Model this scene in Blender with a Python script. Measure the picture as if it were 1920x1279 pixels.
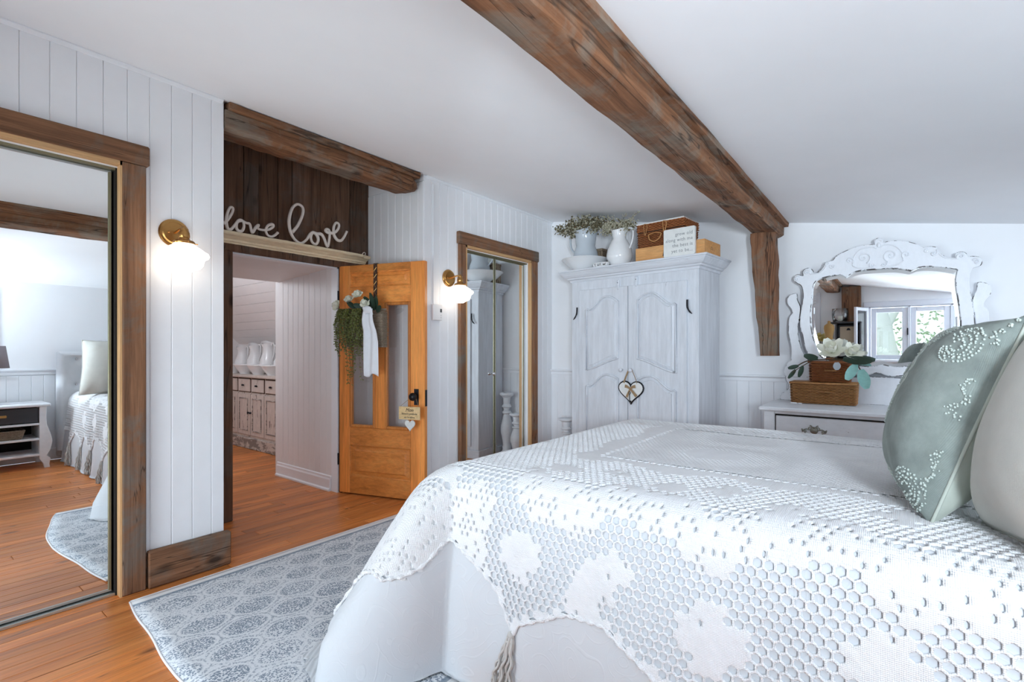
import bpy, bmesh, math, random
from mathutils import Vector, Matrix
random.seed(7)
for o in list(bpy.data.objects): bpy.data.objects.remove(o, do_unlink=True)
SC = bpy.context.scene
COL = SC.collection
PI = math.pi
# ---------------------------------------------------------------- camera
cam_d = bpy.data.cameras.new('camera'); cam = bpy.data.objects.new('camera', cam_d); COL.objects.link(cam)
cam_d.sensor_width = 36.0; cam_d.lens = 36.0*940/1920; cam_d.shift_y = 17.5/1920; cam_d.clip_start = .05; cam_d.clip_end = 200
cam.location = (3.19, 0, 1.25); cam.rotation_euler = (PI/2, 0, math.radians(37.68))
SC.camera = cam
SC.view_settings.view_transform = 'Standard'; SC.view_settings.look = 'None'
SC.view_settings.gamma = 1; SC.view_settings.exposure = 1.08; SC.view_settings.use_curve_mapping = False
# ---------------------------------------------------------------- daylight and added fill
W = bpy.data.worlds.new('sky'); SC.world = W; W.use_nodes = True
bg = W.node_tree.nodes['Background']; bg.inputs['Color'].default_value = (.76,.88,1.0,1); bg.inputs['Strength'].default_value = 1.0
def area(name, loc, rot, sx, sy, power, col):
    l = bpy.data.lights.new(name, 'AREA'); l.shape = 'RECTANGLE'; l.size = sx; l.size_y = sy; l.energy = power; l.color = col
    o = bpy.data.objects.new(name, l); COL.objects.link(o); o.location = loc; o.rotation_euler = rot; return o
def point(name, loc, power, col, r=.05):
    l = bpy.data.lights.new(name, 'POINT'); l.energy = power; l.color = col; l.shadow_soft_size = r
    o = bpy.data.objects.new(name, l); COL.objects.link(o); o.location = loc; return o
SC.cycles.diffuse_bounces = 10; SC.cycles.max_bounces = 16
DAY = (.78,.893,1.0)
# area lights outside the glass; garden door and far window added for fill
area('added_door_fill', (1.15,-.95,.80), (math.radians(121),0,0), 1.9, 1.6, 47, DAY)
area('daylight_window', (4.02,-.90,1.25), (math.radians(125),0,math.radians(38)), .5, .7, 215, DAY)  # tilted up so the ceiling bounce fills the room
area('added_far_window_fill', (4.76,4.05,1.38), (0,math.radians(88),0), .8, 1.0, 7, DAY)
# ---------------------------------------------------------------- mesh builder
class MB:
    def __init__(s): s.v=[]; s.f=[]; s.m=[]
    def add(s, vs, fs, mi=0):
        b=len(s.v); s.v.extend([tuple(v) for v in vs]); s.f.extend([tuple(i+b for i in f) for f in fs]); s.m.extend([mi]*len(fs)); return s
    def box(s, x0,x1,y0,y1,z0,z1, c=0.0, mi=0):
        if c<=0:
            vs=[(x,y,z) for x in (x0,x1) for y in (y0,y1) for z in (z0,z1)]
            return s.add(vs,[(0,1,3,2),(4,6,7,5),(0,4,5,1),(2,3,7,6),(0,2,6,4),(1,5,7,3)],mi)
        c=min(c,(x1-x0)*.45,(y1-y0)*.45,(z1-z0)*.45)
        X=(x0,x1);Y=(y0,y1);Z=(z0,z1);vs=[];ix={}
        for i in (0,1):
            for j in (0,1):
                for k in (0,1):
                    a,b,d=X[i],Y[j],Z[k];si,sj,sk=1-2*i,1-2*j,1-2*k
                    for ax,p in enumerate(((a,b+sj*c,d+sk*c),(a+si*c,b,d+sk*c),(a+si*c,b+sj*c,d))):
                        ix[i,j,k,ax]=len(vs);vs.append(p)
        fs=[]
        for i in (0,1):
            q=[ix[i,0,0,0],ix[i,1,0,0],ix[i,1,1,0],ix[i,0,1,0]];fs.append(q if i else q[::-1])
            q=[ix[0,i,0,1],ix[0,i,1,1],ix[1,i,1,1],ix[1,i,0,1]];fs.append(q if i else q[::-1])
            q=[ix[0,0,i,2],ix[1,0,i,2],ix[1,1,i,2],ix[0,1,i,2]];fs.append(q if i else q[::-1])
        for i in (0,1):
            for j in (0,1):
                fs.append([ix[i,j,0,0],ix[i,j,1,0],ix[i,j,1,1],ix[i,j,0,1]])
                fs.append([ix[i,0,j,0],ix[i,1,j,0],ix[i,1,j,2],ix[i,0,j,2]])
                fs.append([ix[0,i,j,1],ix[1,i,j,1],ix[1,i,j,2],ix[0,i,j,2]])
                for k in (0,1): fs.append([ix[i,j,k,0],ix[i,j,k,1],ix[i,j,k,2]])
        return s.add(vs,fs,mi)
    def tube(s, pts, r, n=8, closed=False, mi=0, cap=True, flat=1.0):
        P=[Vector(p) for p in pts]; N=len(P); vs=[]; fs=[]
        up=Vector((.13,.27,1)).normalized(); prev=None
        for i in range(N):
            if closed: t=P[(i+1)%N]-P[i-1]
            else: t=P[min(i+1,N-1)]-P[max(i-1,0)]
            if t.length<1e-9: t=Vector((0,0,1))
            t.normalize()
            if prev is None:
                a=t.cross(up)
                if a.length<1e-3: a=t.cross(Vector((1,0,0)))
            else: a=prev-t*prev.dot(t)
            if a.length<1e-6: a=t.cross(up)
            a.normalize(); b=t.cross(a); prev=a
            rr=r[i] if hasattr(r,'__len__') else r
            for k in range(n):
                w=2*PI*k/n; vs.append(P[i]+a*(rr*math.cos(w))+b*(rr*flat*math.sin(w)))
        for i in range(N if closed else N-1):
            for k in range(n):
                j=(i+1)%N; fs.append((i*n+k,i*n+(k+1)%n,j*n+(k+1)%n,j*n+k))
        if cap and not closed:
            fs.append(tuple(range(n))[::-1]); fs.append(tuple((N-1)*n+k for k in range(n)))
        return s.add(vs,fs,mi)
    def lathe(s, prof, c=(0,0,0), n=24, axis=None, mi=0, wob=None):
        vs=[];fs=[];m=len(prof)
        M=Matrix.Identity(3)
        if axis is not None: M=Vector((0,0,1)).rotation_difference(Vector(axis)).to_matrix()
        for (r,z) in prof:
            for k in range(n):
                w=2*PI*k/n; q=r*(wob(w,z) if wob else 1); vs.append(Vector(c)+M@Vector((q*math.cos(w),q*math.sin(w),z)))
        for i in range(m-1):
            for k in range(n): fs.append((i*n+k,i*n+(k+1)%n,(i+1)*n+(k+1)%n,(i+1)*n+k))
        if prof[0][0]>1e-5: fs.append(tuple(range(n))[::-1])
        if prof[-1][0]>1e-5: fs.append(tuple((m-1)*n+k for k in range(n)))
        return s.add(vs,fs,mi)
    def grid(s, fn, nu, nv, cu=False, mi=0):
        vs=[fn(i/(nu if cu else nu-1), j/(nv-1)) for i in range(nu) for j in range(nv)]; fs=[]
        for i in range(nu if cu else nu-1):
            for j in range(nv-1):
                a=(i+1)%nu; fs.append((i*nv+j,a*nv+j,a*nv+j+1,i*nv+j+1))
        return s.add(vs,fs,mi)
    def ball(s, c, r, n=8, m=5, sc=(1,1,1), mi=0):
        prof=[(max(r*math.sin(PI*i/m),0),-r*math.cos(PI*i/m)) for i in range(m+1)]
        b=len(s.v); s.lathe([(p[0]*1.0+1e-6,p[1]) for p in prof],(0,0,0),n,mi=mi)
        for i in range(b,len(s.v)):
            v=s.v[i]; s.v[i]=(c[0]+v[0]*sc[0],c[1]+v[1]*sc[1],c[2]+v[2]*sc[2])
        return s
    def prism(s, poly, frame, d, mi=0, c=0.0):
        # poly: 2-D outline; frame=(origin,u,v,n); extruded from -d to 0 along n, front edge chamfered by c
        O,U,V,Nn=[Vector(q) for q in frame]; n=len(poly)
        if c>0:
            cx=sum(p[0] for p in poly)/n; cy=sum(p[1] for p in poly)/n; ins=[]
            for i in range(n):
                a,b,e=poly[i-1],poly[i],poly[(i+1)%n]
                t=Vector((e[0]-a[0],e[1]-a[1]));
                if t.length<1e-9: t=Vector((1,0))
                t.normalize(); nn=Vector((-t.y,t.x))
                ins.append((b[0]+nn.x*c,b[1]+nn.y*c))
            ar=sum(poly[i-1][0]*poly[i][1]-poly[i][0]*poly[i-1][1] for i in range(n))
            if ar<0: ins=[(2*p[0]-q[0],2*p[1]-q[1]) for p,q in zip(poly,ins)]
            rings=[(poly,-d),(poly,-c),(ins,0)]
        else: rings=[(poly,-d),(poly,0)]
        vs=[];fs=[]
        for pl,h in rings:
            for p in pl: vs.append(O+U*p[0]+V*p[1]+Nn*h)
        for k in range(len(rings)-1):
            for i in range(n): j=(i+1)%n; fs.append((k*n+i,k*n+j,(k+1)*n+j,(k+1)*n+i))
        fs.append(tuple(range(n))[::-1]); k=len(rings)-1; fs.append(tuple(k*n+i for i in range(n)))
        return s.add(vs,fs,mi)
    def loft(s, rings, cap=True, mi=0):
        n=len(rings[0]); vs=[p for r in rings for p in r]; fs=[]
        for k in range(len(rings)-1):
            for i in range(n): j=(i+1)%n; fs.append((k*n+i,k*n+j,(k+1)*n+j,(k+1)*n+i))
        if cap: fs.append(tuple(range(n))[::-1]); fs.append(tuple((len(rings)-1)*n+i for i in range(n)))
        return s.add(vs,fs,mi)
    def xf(s, M, i0=0):
        for i in range(i0,len(s.v)): s.v[i]=tuple(M@Vector(s.v[i]))
        return s
def finish(me, smooth):
    bm=bmesh.new(); bm.from_mesh(me); bmesh.ops.recalc_face_normals(bm, faces=bm.faces); bm.to_mesh(me); bm.free()
    if smooth:
        for p in me.polygons: p.use_smooth=True
        if smooth!=True: me.set_sharp_from_angle(angle=math.radians(smooth))
def obj(name, mb, mat, parent=None, smooth=False, kind=None, label=None, recalc=True):
    """one mesh object; its origin is the base centre of the mesh"""
    xs=[v[0] for v in mb.v]; ys=[v[1] for v in mb.v]; zs=[v[2] for v in mb.v]
    c=Vector(((min(xs)+max(xs))/2,(min(ys)+max(ys))/2,min(zs)))
    me=bpy.data.meshes.new(name); me.from_pydata([(v[0]-c.x,v[1]-c.y,v[2]-c.z) for v in mb.v],[],mb.f)
    mats=mat if isinstance(mat,(list,tuple)) else [mat]
    for q in mats: me.materials.append(q)
    if len(mats)>1:
        for p,i in zip(me.polygons,mb.m): p.material_index=i
    if recalc: finish(me, smooth)
    elif smooth:
        for p in me.polygons: p.use_smooth=True
    o=bpy.data.objects.new(name, me); COL.objects.link(o)
    if parent is not None:
        o.parent=parent; o.location=c-wloc(parent)
    else: o.location=c
    if kind: o['kind']=kind
    if label: o['label']=label
    return o
def wloc(o):
    p=Vector(o.location)
    while o.parent is not None: o=o.parent; p+=Vector(o.location)
    return p
def thing(name, label, cat, loc, group=None):
    o=bpy.data.objects.new(name, None); COL.objects.link(o); o.location=loc; o.empty_display_size=.1
    return tag(o,label,cat,group)
def tag(o,label,cat,group=None):
    o['label']=label; o['category']=cat
    if group: o['group']=group
    return o
def struct(o): o['kind']='structure'; return o
def copy(o, parent=None, d=(0,0,0)):
    c=o.copy(); COL.objects.link(c)
    if parent is not None: c.parent=parent
    c.location=Vector(o.location)+Vector(d); return c
def curve_mesh(loops, depth, bevel, frame, name, mat, parent=None, kind=None, label=None, res=6, smooth=30, bspline=False):
    """flat plate with holes: 2-D loops filled, extruded and bevelled, laid into frame (origin,u,v,n)"""
    cu=bpy.data.curves.new(name,'CURVE'); cu.dimensions='2D'; cu.fill_mode='BOTH'; cu.extrude=depth/2; cu.bevel_depth=bevel; cu.bevel_resolution=1; cu.resolution_u=res
    for lp in loops:
        sp=cu.splines.new('POLY'); sp.points.add(len(lp)-1); sp.use_cyclic_u=True
        for p,q in zip(sp.points,lp): p.co=(q[0],q[1],0,1)
    t=bpy.data.objects.new('tmp',cu); COL.objects.link(t)
    dg=bpy.context.evaluated_depsgraph_get(); me=bpy.data.meshes.new_from_object(t.evaluated_get(dg))
    bpy.data.objects.remove(t); bpy.data.curves.remove(cu)
    mb=MB(); O,U,V,Nn=[Vector(q) for q in frame]
    mb.add([O+U*v.co.x+V*v.co.y+Nn*v.co.z for v in me.vertices],[tuple(p.vertices) for p in me.polygons])
    bpy.data.meshes.remove(me)
    return obj(name,mb,mat,parent,smooth=smooth,kind=kind,label=label)
def text_mb(body, size, frame, depth=.001, align='CENTER', shear=0, spacing=1.0, width=1.0):
    cu=bpy.data.curves.new('t','FONT'); cu.body=body; cu.size=size; cu.align_x=align; cu.extrude=depth; cu.shear=shear; cu.space_character=spacing; cu.resolution_u=3
    t=bpy.data.objects.new('tmp',cu); COL.objects.link(t)
    dg=bpy.context.evaluated_depsgraph_get(); me=bpy.data.meshes.new_from_object(t.evaluated_get(dg))
    bpy.data.objects.remove(t); bpy.data.curves.remove(cu)
    mb=MB(); O,U,V,Nn=[Vector(q) for q in frame]
    mb.add([O+U*(v.co.x*width)+V*v.co.y+Nn*v.co.z for v in me.vertices],[tuple(p.vertices) for p in me.polygons])
    bpy.data.meshes.remove(me); return mb
def smooth_path(pts, k=6, closed=False):
    """Catmull-Rom through the points"""
    P=[Vector(p) for p in pts]; n=len(P); out=[]
    for i in range(n if closed else n-1):
        if closed: a,b,c,d=P[i-1],P[i],P[(i+1)%n],P[(i+2)%n]
        else: a,b,c,d=P[max(i-1,0)],P[i],P[i+1],P[min(i+2,n-1)]
        for j in range(k):
            t=j/k; out.append(.5*((2*b)+(c-a)*t+(2*a-5*b+4*c-d)*t*t+(3*b-a-3*c+d)*t**3))
    if not closed: out.append(P[-1])
    return out
# ---------------------------------------------------------------- materials
def newmat(name, col=(.8,.8,.8), rough=.5, metal=0.0, spec=.5):
    m=bpy.data.materials.new(name); m.use_nodes=True; nt=m.node_tree; b=nt.nodes['Principled BSDF']
    b.inputs['Base Color'].default_value=(*col,1); b.inputs['Roughness'].default_value=rough; b.inputs['Metallic'].default_value=metal
    b.inputs['Specular IOR Level'].default_value=spec
    return m,nt,b
def nd(nt,t,**kw):
    n=nt.nodes.new('ShaderNode'+t)
    for k,v in kw.items():
        if k in n.inputs: n.inputs[k].default_value=v
        else: setattr(n,k,v)
    return n
def lk(nt,a,b): nt.links.new(a,b)
def coords(nt, scale=(1,1,1), rnd=0.0, rot=(0,0,0)):
    tc=nd(nt,'TexCoord'); mp=nd(nt,'Mapping'); mp.inputs['Scale'].default_value=scale; mp.inputs['Rotation'].default_value=rot
    lk(nt,tc.outputs['Object'],mp.inputs['Vector'])
    if rnd:
        oi=nd(nt,'ObjectInfo'); ml=nd(nt,'Math',operation='MULTIPLY'); ml.inputs[1].default_value=rnd
        lk(nt,oi.outputs['Random'],ml.inputs[0]); cb=nd(nt,'CombineXYZ')
        for i in range(3): lk(nt,ml.outputs[0],cb.inputs[i])
        lk(nt,cb.outputs[0],mp.inputs['Location'])
    return mp.outputs['Vector']
def ramp(nt, fac, stops):
    r=nd(nt,'ValToRGB'); e=r.color_ramp.elements
    while len(e)<len(stops): e.new(.5)
    for q,(p,c) in zip(e,stops): q.position=p; q.color=(*c,1) if len(c)==3 else c
    lk(nt,fac,r.inputs['Fac']); return r.outputs['Color']
def noise(nt, vec, scale, detail=4, rough=.6, dist=0):
    n=nd(nt,'TexNoise'); n.inputs['Scale'].default_value=scale; n.inputs['Detail'].default_value=detail; n.inputs['Roughness'].default_value=rough; n.inputs['Distortion'].default_value=dist
    lk(nt,vec,n.inputs['Vector']); return n.outputs['Fac']
def mix(nt, fac, a, b, mode='MIX'):
    n=nd(nt,'Mix'); n.data_type='RGBA'; n.blend_type=mode
    for sock,val in ((n.inputs[0],fac),(n.inputs[6],a),(n.inputs[7],b)):
        if isinstance(val,(int,float)): sock.default_value=val
        elif isinstance(val,tuple): sock.default_value=(*val,1)
        else: lk(nt,val,sock)
    return n.outputs[2]
def bump(nt, b, h, strength=.3, dist=.01):
    n=nd(nt,'Bump'); n.inputs['Strength'].default_value=strength; n.inputs['Distance'].default_value=dist
    lk(nt,h,n.inputs['Height']); lk(nt,n.outputs[0],b.inputs['Normal'])
def mathn(nt, op, a, b=None):
    n=nd(nt,'Math',operation=op)
    for i,v in enumerate((a,b)):
        if v is None: continue
        if isinstance(v,(int,float)): n.inputs[i].default_value=v
        else: lk(nt,v,n.inputs[i])
    return n.outputs[0]
def paint(name, col, rough=.5, var=.05, scale=6, bs=.08, bscale=120, spec=.5):
    m,nt,b=newmat(name,col,rough,spec=spec); v=coords(nt,rnd=5.0)
    f=noise(nt,v,scale,3); lo=tuple(c*(1-var) for c in col); hi=tuple(min(1,c*(1+var*.6)) for c in col)
    lk(nt,ramp(nt,f,[(.3,lo),(.7,hi)]),b.inputs['Base Color'])
    if bs: bump(nt,b,noise(nt,v,bscale,2),bs,.002)
    return m
def wood(name, axis, cols, gs=14, stretch=.07, rough=.7, bs=.5, grey=None, knots=True, spec=.3, rndv=9.0, crack=.0):
    """weathered or finished wood, grain running along axis"""
    m,nt,b=newmat(name,cols[1],rough,spec=spec)
    sc=[1,1,1]; sc['XYZ'.index(axis)]=stretch
    v=coords(nt,tuple(sc),rndv); v1=coords(nt,(1,1,1),rndv)
    g=noise(nt,v,gs,8,.65,.6); c=ramp(nt,g,[(.28,cols[0]),(.5,cols[1]),(.72,cols[2])])
    fine=noise(nt,v,gs*5,4,.7)
    c=mix(nt,.35,c,ramp(nt,fine,[(.35,tuple(q*.45 for q in cols[1])),(.65,tuple(min(1,q*1.25) for q in cols[1]))]))
    if grey:
        pz=noise(nt,v1,3.2,5,.7,.4); c=mix(nt,ramp(nt,pz,[(.47,(0,0,0)),(.64,(1,1,1))]),c,ramp(nt,g,[(.3,tuple(q*.5 for q in grey)),(.7,grey)]))
    if knots:
        sk=[1,1,1]; sk['XYZ'.index(axis)]=.45
        vo=nd(nt,'TexVoronoi'); vo.inputs['Scale'].default_value=4.5; lk(nt,coords(nt,tuple(sk),rndv),vo.inputs['Vector'])
        kf=ramp(nt,vo.outputs['Distance'],[(.05,(1,1,1)),(.13,(0,0,0))]); c=mix(nt,mathn(nt,'MULTIPLY',kf,.8),c,tuple(q*.3 for q in cols[0]))
    if crack:
        ck=noise(nt,v,gs*.55,2,.5,1.2); cf=ramp(nt,mathn(nt,'ABSOLUTE',mathn(nt,'SUBTRACT',ck,.5)),[(0,(1,1,1)),(crack,(0,0,0))]); c=mix(nt,mathn(nt,'MULTIPLY',cf,.75),c,tuple(q*.22 for q in cols[0]))
    oi=nd(nt,'ObjectInfo'); hs=nd(nt,'HueSaturation'); lk(nt,c,hs.inputs['Color'])
    mr=nd(nt,'MapRange'); mr.inputs['To Min'].default_value=.78; mr.inputs['To Max'].default_value=1.22; lk(nt,oi.outputs['Random'],mr.inputs['Value']); lk(nt,mr.outputs[0],hs.inputs['Value'])
    lk(nt,hs.outputs[0],b.inputs['Base Color'])
    if bs: bump(nt,b,g,bs,.006)
    return m
def distressed(name, col, under, amount=.5, axis='Z', scale=10, rough=.55, stretch=.25, shade=.06):
    """worn paint with the darker ground showing through in chips"""
    m,nt,b=newmat(name,col,rough); sc=[1,1,1]; sc['XYZ'.index(axis)]=stretch
    v=coords(nt,tuple(sc),7.0); st=noise(nt,v,scale*2.2,6,.7)
    c=ramp(nt,st,[(.3,tuple(q*(1-shade*2) for q in col)),(.62,col)])
    ch=noise(nt,v,scale,9,.72,.3); f=ramp(nt,ch,[(amount,(0,0,0)),(amount+.035,(1,1,1))])
    c=mix(nt,f,c,under); lk(nt,c,b.inputs['Base Color']); bump(nt,b,st,.12,.003); return m
def cloth(name, col, rough=.9, ws=260, bs=.25, var=.06, sheen=.2):
    m,nt,b=newmat(name,col,rough,spec=.2); v=coords(nt)
    w1=nd(nt,'TexWave'); w1.inputs['Scale'].default_value=ws; w2=nd(nt,'TexWave',bands_direction='Y'); w2.inputs['Scale'].default_value=ws; w3=nd(nt,'TexWave',bands_direction='Z'); w3.inputs['Scale'].default_value=ws
    for w in (w1,w2,w3): lk(nt,v,w.inputs['Vector']); w.inputs['Distortion'].default_value=1.5
    h=mathn(nt,'ADD',mathn(nt,'ADD',w1.outputs['Fac'],w2.outputs['Fac']),w3.outputs['Fac'])
    f=noise(nt,v,14,5); lk(nt,ramp(nt,f,[(.3,tuple(q*(1-var) for q in col)),(.7,tuple(min(1,q*(1+var)) for q in col))]),b.inputs['Base Color'])
    bump(nt,b,h,bs,.0015); b.inputs['Sheen Weight'].default_value=sheen; return m
def emit(name, col, s):
    m,nt,b=newmat(name,col,.3); b.inputs['Emission Color'].default_value=(*col,1); b.inputs['Emission Strength'].default_value=s; return m
def thin_glass(name, tint=(1,1,1), gl=.08):
    m=bpy.data.materials.new(name); m.use_nodes=True; nt=m.node_tree; nt.nodes.remove(nt.nodes['Principled BSDF'])
    t=nd(nt,'BsdfTransparent'); t.inputs['Color'].default_value=(*tint,1); g=nd(nt,'BsdfGlossy'); g.inputs['Roughness'].default_value=.01
    lw=nd(nt,'LayerWeight'); lw.inputs['Blend'].default_value=.3; mx=nd(nt,'MixShader'); f=mathn(nt,'ADD',mathn(nt,'MULTIPLY',lw.outputs['Fresnel'],.8),gl)
    lk(nt,f,mx.inputs[0]); lk(nt,t.outputs[0],mx.inputs[1]); lk(nt,g.outputs[0],mx.inputs[2]); lk(nt,mx.outputs[0],nt.nodes['Material Output'].inputs['Surface']); return m
M={}
M['ceiling']=paint('ceiling_paint',(.86,.87,.89),.8,.02,2,.03,60)
M['plank']=paint('white_plank_paint',(.85,.86,.88),.45,.03,4,.06,90)
M['wall']=paint('white_wall_paint',(.85,.86,.88),.7,.02,3,.03,80)
M['hallp']=paint('hall_board_paint',(.78,.77,.77),.5,.03,4,.06,90)
M['trim']=paint('trim_paint',(.82,.84,.87),.4,.02,5,.02)
M['thermo']=paint('thermostat_plastic',(.80,.80,.81),.4,.02,5,0)
OLD=((.055,.026,.014),(.20,.09,.044),(.38,.19,.095))
M['beamY']=wood('old_beam_wood','Y',OLD,24,.045,.75,.7,(.27,.21,.16),True,.25,9,.02)
M['beamZ']=wood('old_post_wood','Z',((.06,.03,.017),(.25,.115,.06),(.40,.21,.115)),22,.05,.75,.7,(.26,.2,.15),True,.25,9,.02)
CAS=((.075,.038,.022),(.26,.125,.065),(.44,.23,.12))
M['casY']=wood('barn_casing_wood_h','Y',CAS,26,.04,.75,.6,(.27,.21,.165),True,.25,9,.012)
M['casZ']=wood('barn_casing_wood_v','Z',CAS,26,.04,.75,.6,(.26,.21,.17),True,.25,9,.012)
M['dark']=wood('dark_barn_board','Z',((.045,.024,.016),(.125,.066,.040),(.23,.13,.082)),18,.05,.8,.6,(.15,.11,.088),True,.2,9,.012)
M['liner']=wood('pale_pine_liner','Z',((.42,.23,.10),(.60,.36,.17),(.70,.46,.25)),18,.05,.5,.1,None,False)
M['linerY']=wood('pale_pine_liner_h','Y',((.42,.23,.10),(.60,.36,.17),(.70,.46,.25)),18,.05,.5,.1,None,False)
PINE=((.42,.135,.024),(.72,.25,.052),(.84,.36,.09))
M['doorZ']=wood('orange_pine_v','Z',PINE,12,.06,.38,.12,None,True,.5)
M['doorX']=wood('orange_pine_h','X',PINE,12,.06,.38,.12,None,True,.5)
M['floor']=wood('floor_wood','Y',((.38,.11,.024),(.66,.225,.056),(.82,.35,.11)),13,.045,.32,.08,None,True,.35,17,.006)
M['gap']=newmat('dark_gap',(.015,.012,.01),.9)[0]
M['crate']=wood('crate_pine','X',((.48,.22,.075),(.62,.31,.115),(.70,.40,.17)),16,.05,.55,.1,None,False)
M['mirror']=newmat('mirror_silver',(.86,.88,.88),.0,1.0)[0]
M['brassf']=newmat('brass_frame',(.26,.245,.16),.4,.8)[0]
M['brass']=newmat('aged_brass',(.50,.27,.09),.28,1.0)[0]
M['alu']=newmat('aluminium_track',(.50,.53,.52),.35,.9)[0]
M['chrome']=newmat('chrome',(.75,.76,.78),.12,1.0)[0]
M['black']=newmat('black_metal',(.012,.012,.014),.35,.6)[0]
M['iron']=newmat('dark_iron',(.025,.025,.03),.5,.8)[0]
M['pewter']=newmat('pewter_pull',(.33,.32,.27),.38,.9)[0]
M['shade']=emit('lit_milk_glass',(1,.88,.74),1.35)
M['china']=newmat('white_ironstone',(.80,.81,.82),.12)[0]
M['china2']=newmat('blue_grey_ironstone',(.52,.57,.62),.15)[0]
M['glass']=thin_glass('clear_glass')
M['armoire']=distressed('armoire_paint',(.70,.73,.78),(.34,.35,.38),.71,'Z',9,.5,.12,.10)
M['grey_line']=distressed('grey_line_paint',(.40,.42,.47),(.66,.69,.74),.50,'Z',14,.5,.2,.10)
M['armoireX']=distressed('armoire_cornice_paint',(.70,.73,.78),(.32,.33,.36),.64,'X',8,.5,.10,.09)
M['dresser']=distressed('dresser_paint',(.78,.80,.83),(.13,.10,.09),.655,'X',12,.45,.5,.04)
M['dframe']=distressed('mirror_frame_paint',(.80,.82,.86),(.07,.055,.05),.68,'Z',16,.45,.5,.03)
M['wear']=distressed('worn_edge',(.80,.82,.86),(.05,.04,.038),.50,'Z',16,.5,.5,.03)
M['buffet']=distressed('buffet_paint',(.62,.55,.50),(.16,.12,.10),.60,'Z',12,.6,.3,.10)
M['buffetw']=distressed('buffet_worn_plinth',(.58,.52,.47),(.22,.19,.17),.47,'X',14,.6,.5,.10)
M['shelfp']=distressed('cream_worn_paint',(.88,.74,.50),(.20,.12,.06),.66,'Y',20,.6,.4,.08)
M['signw']=paint('whitewashed_wood',(.74,.75,.73),.7,.05,20,.1)
M['letter']=paint('cream_letters',(.86,.79,.72),.6,.04,30,.1)
M['ink']=newmat('grey_ink',(.22,.23,.24),.8)[0]
M['inkb']=newmat('black_ink',(.03,.02,.02),.8)[0]
M['plaque']=wood('pale_plaque_wood','X',((.52,.35,.16),(.66,.47,.24),(.72,.55,.32)),20,.06,.6,.05,None,False)
M['coverlet']=cloth('crochet_cotton',(.80,.805,.815),.95,75,.55,.03)
M['tassel']=cloth('tassel_cord',(.56,.54,.51),.95,300,.3)
M['sage']=cloth('sage_linen',(.45,.49,.43),.85,300,.15,.05)
M['sagef']=cloth('sage_brocade',(.36,.42,.385),.8,340,.7,.24)
M['bead']=newmat('pearl_bead',(.45,.505,.465),.35)[0]
M['beige']=cloth('stone_linen',(.58,.58,.53),.9,280,.25,.04)
M['whitec']=cloth('white_linen',(.82,.83,.85),.9,300,.15,.03)
M['head']=cloth('headboard_velvet',(.66,.68,.70),.8,300,.1,.03)
M['scarf']=cloth('white_muslin',(.80,.82,.86),.9,300,.1,.03)
M['wick1']=wood('honey_wicker','X',((.22,.09,.03),(.40,.19,.07),(.55,.30,.13)),60,.3,.5,.2,None,False)
M['wick2']=wood('chestnut_wicker','X',((.16,.045,.015),(.33,.11,.035),(.48,.19,.07)),60,.3,.45,.2,None,False)
M['wick3']=wood('grey_wicker','X',((.16,.12,.09),(.34,.27,.20),(.52,.44,.36)),60,.3,.6,.2,None,False)
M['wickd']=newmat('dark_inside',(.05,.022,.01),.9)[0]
M['petal']=newmat('cream_petal',(.84,.84,.74),.6)[0]
M['petal2']=newmat('blush_petal',(.82,.75,.66),.6)[0]
M['leaf']=newmat('dark_leaf',(.022,.05,.03),.45)[0]
M['vine']=paint('vine_leaf',(.13,.155,.028),.5,.5,40,0)
M['mint']=paint('dusty_mint_leaf',(.30,.58,.53),.5,.12,30,.1)
M['stem']=newmat('brown_stem',(.08,.055,.03),.8)[0]
M['dry']=paint('dried_blossom',(.42,.40,.30),.9,.35,60,0)
M['drys']=paint('dried_seed',(.13,.11,.06),.9,.4,60,0)
M['ribbon']=newmat('brown_lace_ribbon',(.06,.03,.02),.8)[0]
M['burlap']=cloth('burlap_ribbon',(.36,.24,.13),.95,200,.4)
M['lampsh']=newmat('mauve_shade',(.30,.26,.28),.9)[0]
M['screen']=newmat('grey_screen',(.06,.065,.07),.3)[0]
M['window']=paint('window_paint',(.72,.74,.80),.4,.02,5,0)
M['bulb']=emit('lamp_bulb',(1,.80,.56),8)
M['corbel']=distressed('carved_corbel',(.33,.25,.17),(.16,.11,.07),.5,'Z',14,.7,.3,.15)
M['slate']=newmat('slate_cabinet',(.035,.035,.04),.6)[0]
M['clip']=newmat('kraft_board',(.45,.36,.26),.8)[0]
M['form']=newmat('linen_dress_form',(.42,.25,.09),.8)[0]
M['bark']=newmat('tree_bark',(.40,.42,.37),.9)[0]
M['foliage']=paint('tree_foliage',(.42,.55,.32),.8,.3,8,0)
M['grass']=paint('lawn_grass',(.20,.33,.10),.9,.3,3,0)
# ---------------------------------------------------------------- setting
WX=.05; YN=-.55; YB=4.81; XR=4.50; YA=1.297; YR=2.868; AX=-.70
def ceil_z(x): return 2.725-.160*x
# ceiling: one sloped slab
mb=MB(); z0,z1=ceil_z(-.80),ceil_z(XR+.06)
mb.add([(x,y,ceil_z(x)+d) for d in (0,.06) for x in (-.80,XR+.06) for y in (YN-.06,YB+.06)],[(0,1,3,2),(4,6,7,5),(0,4,5,1),(2,3,7,6),(0,2,6,4),(1,5,7,3)])
struct(obj('ceiling',mb,M['ceiling']))
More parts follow.
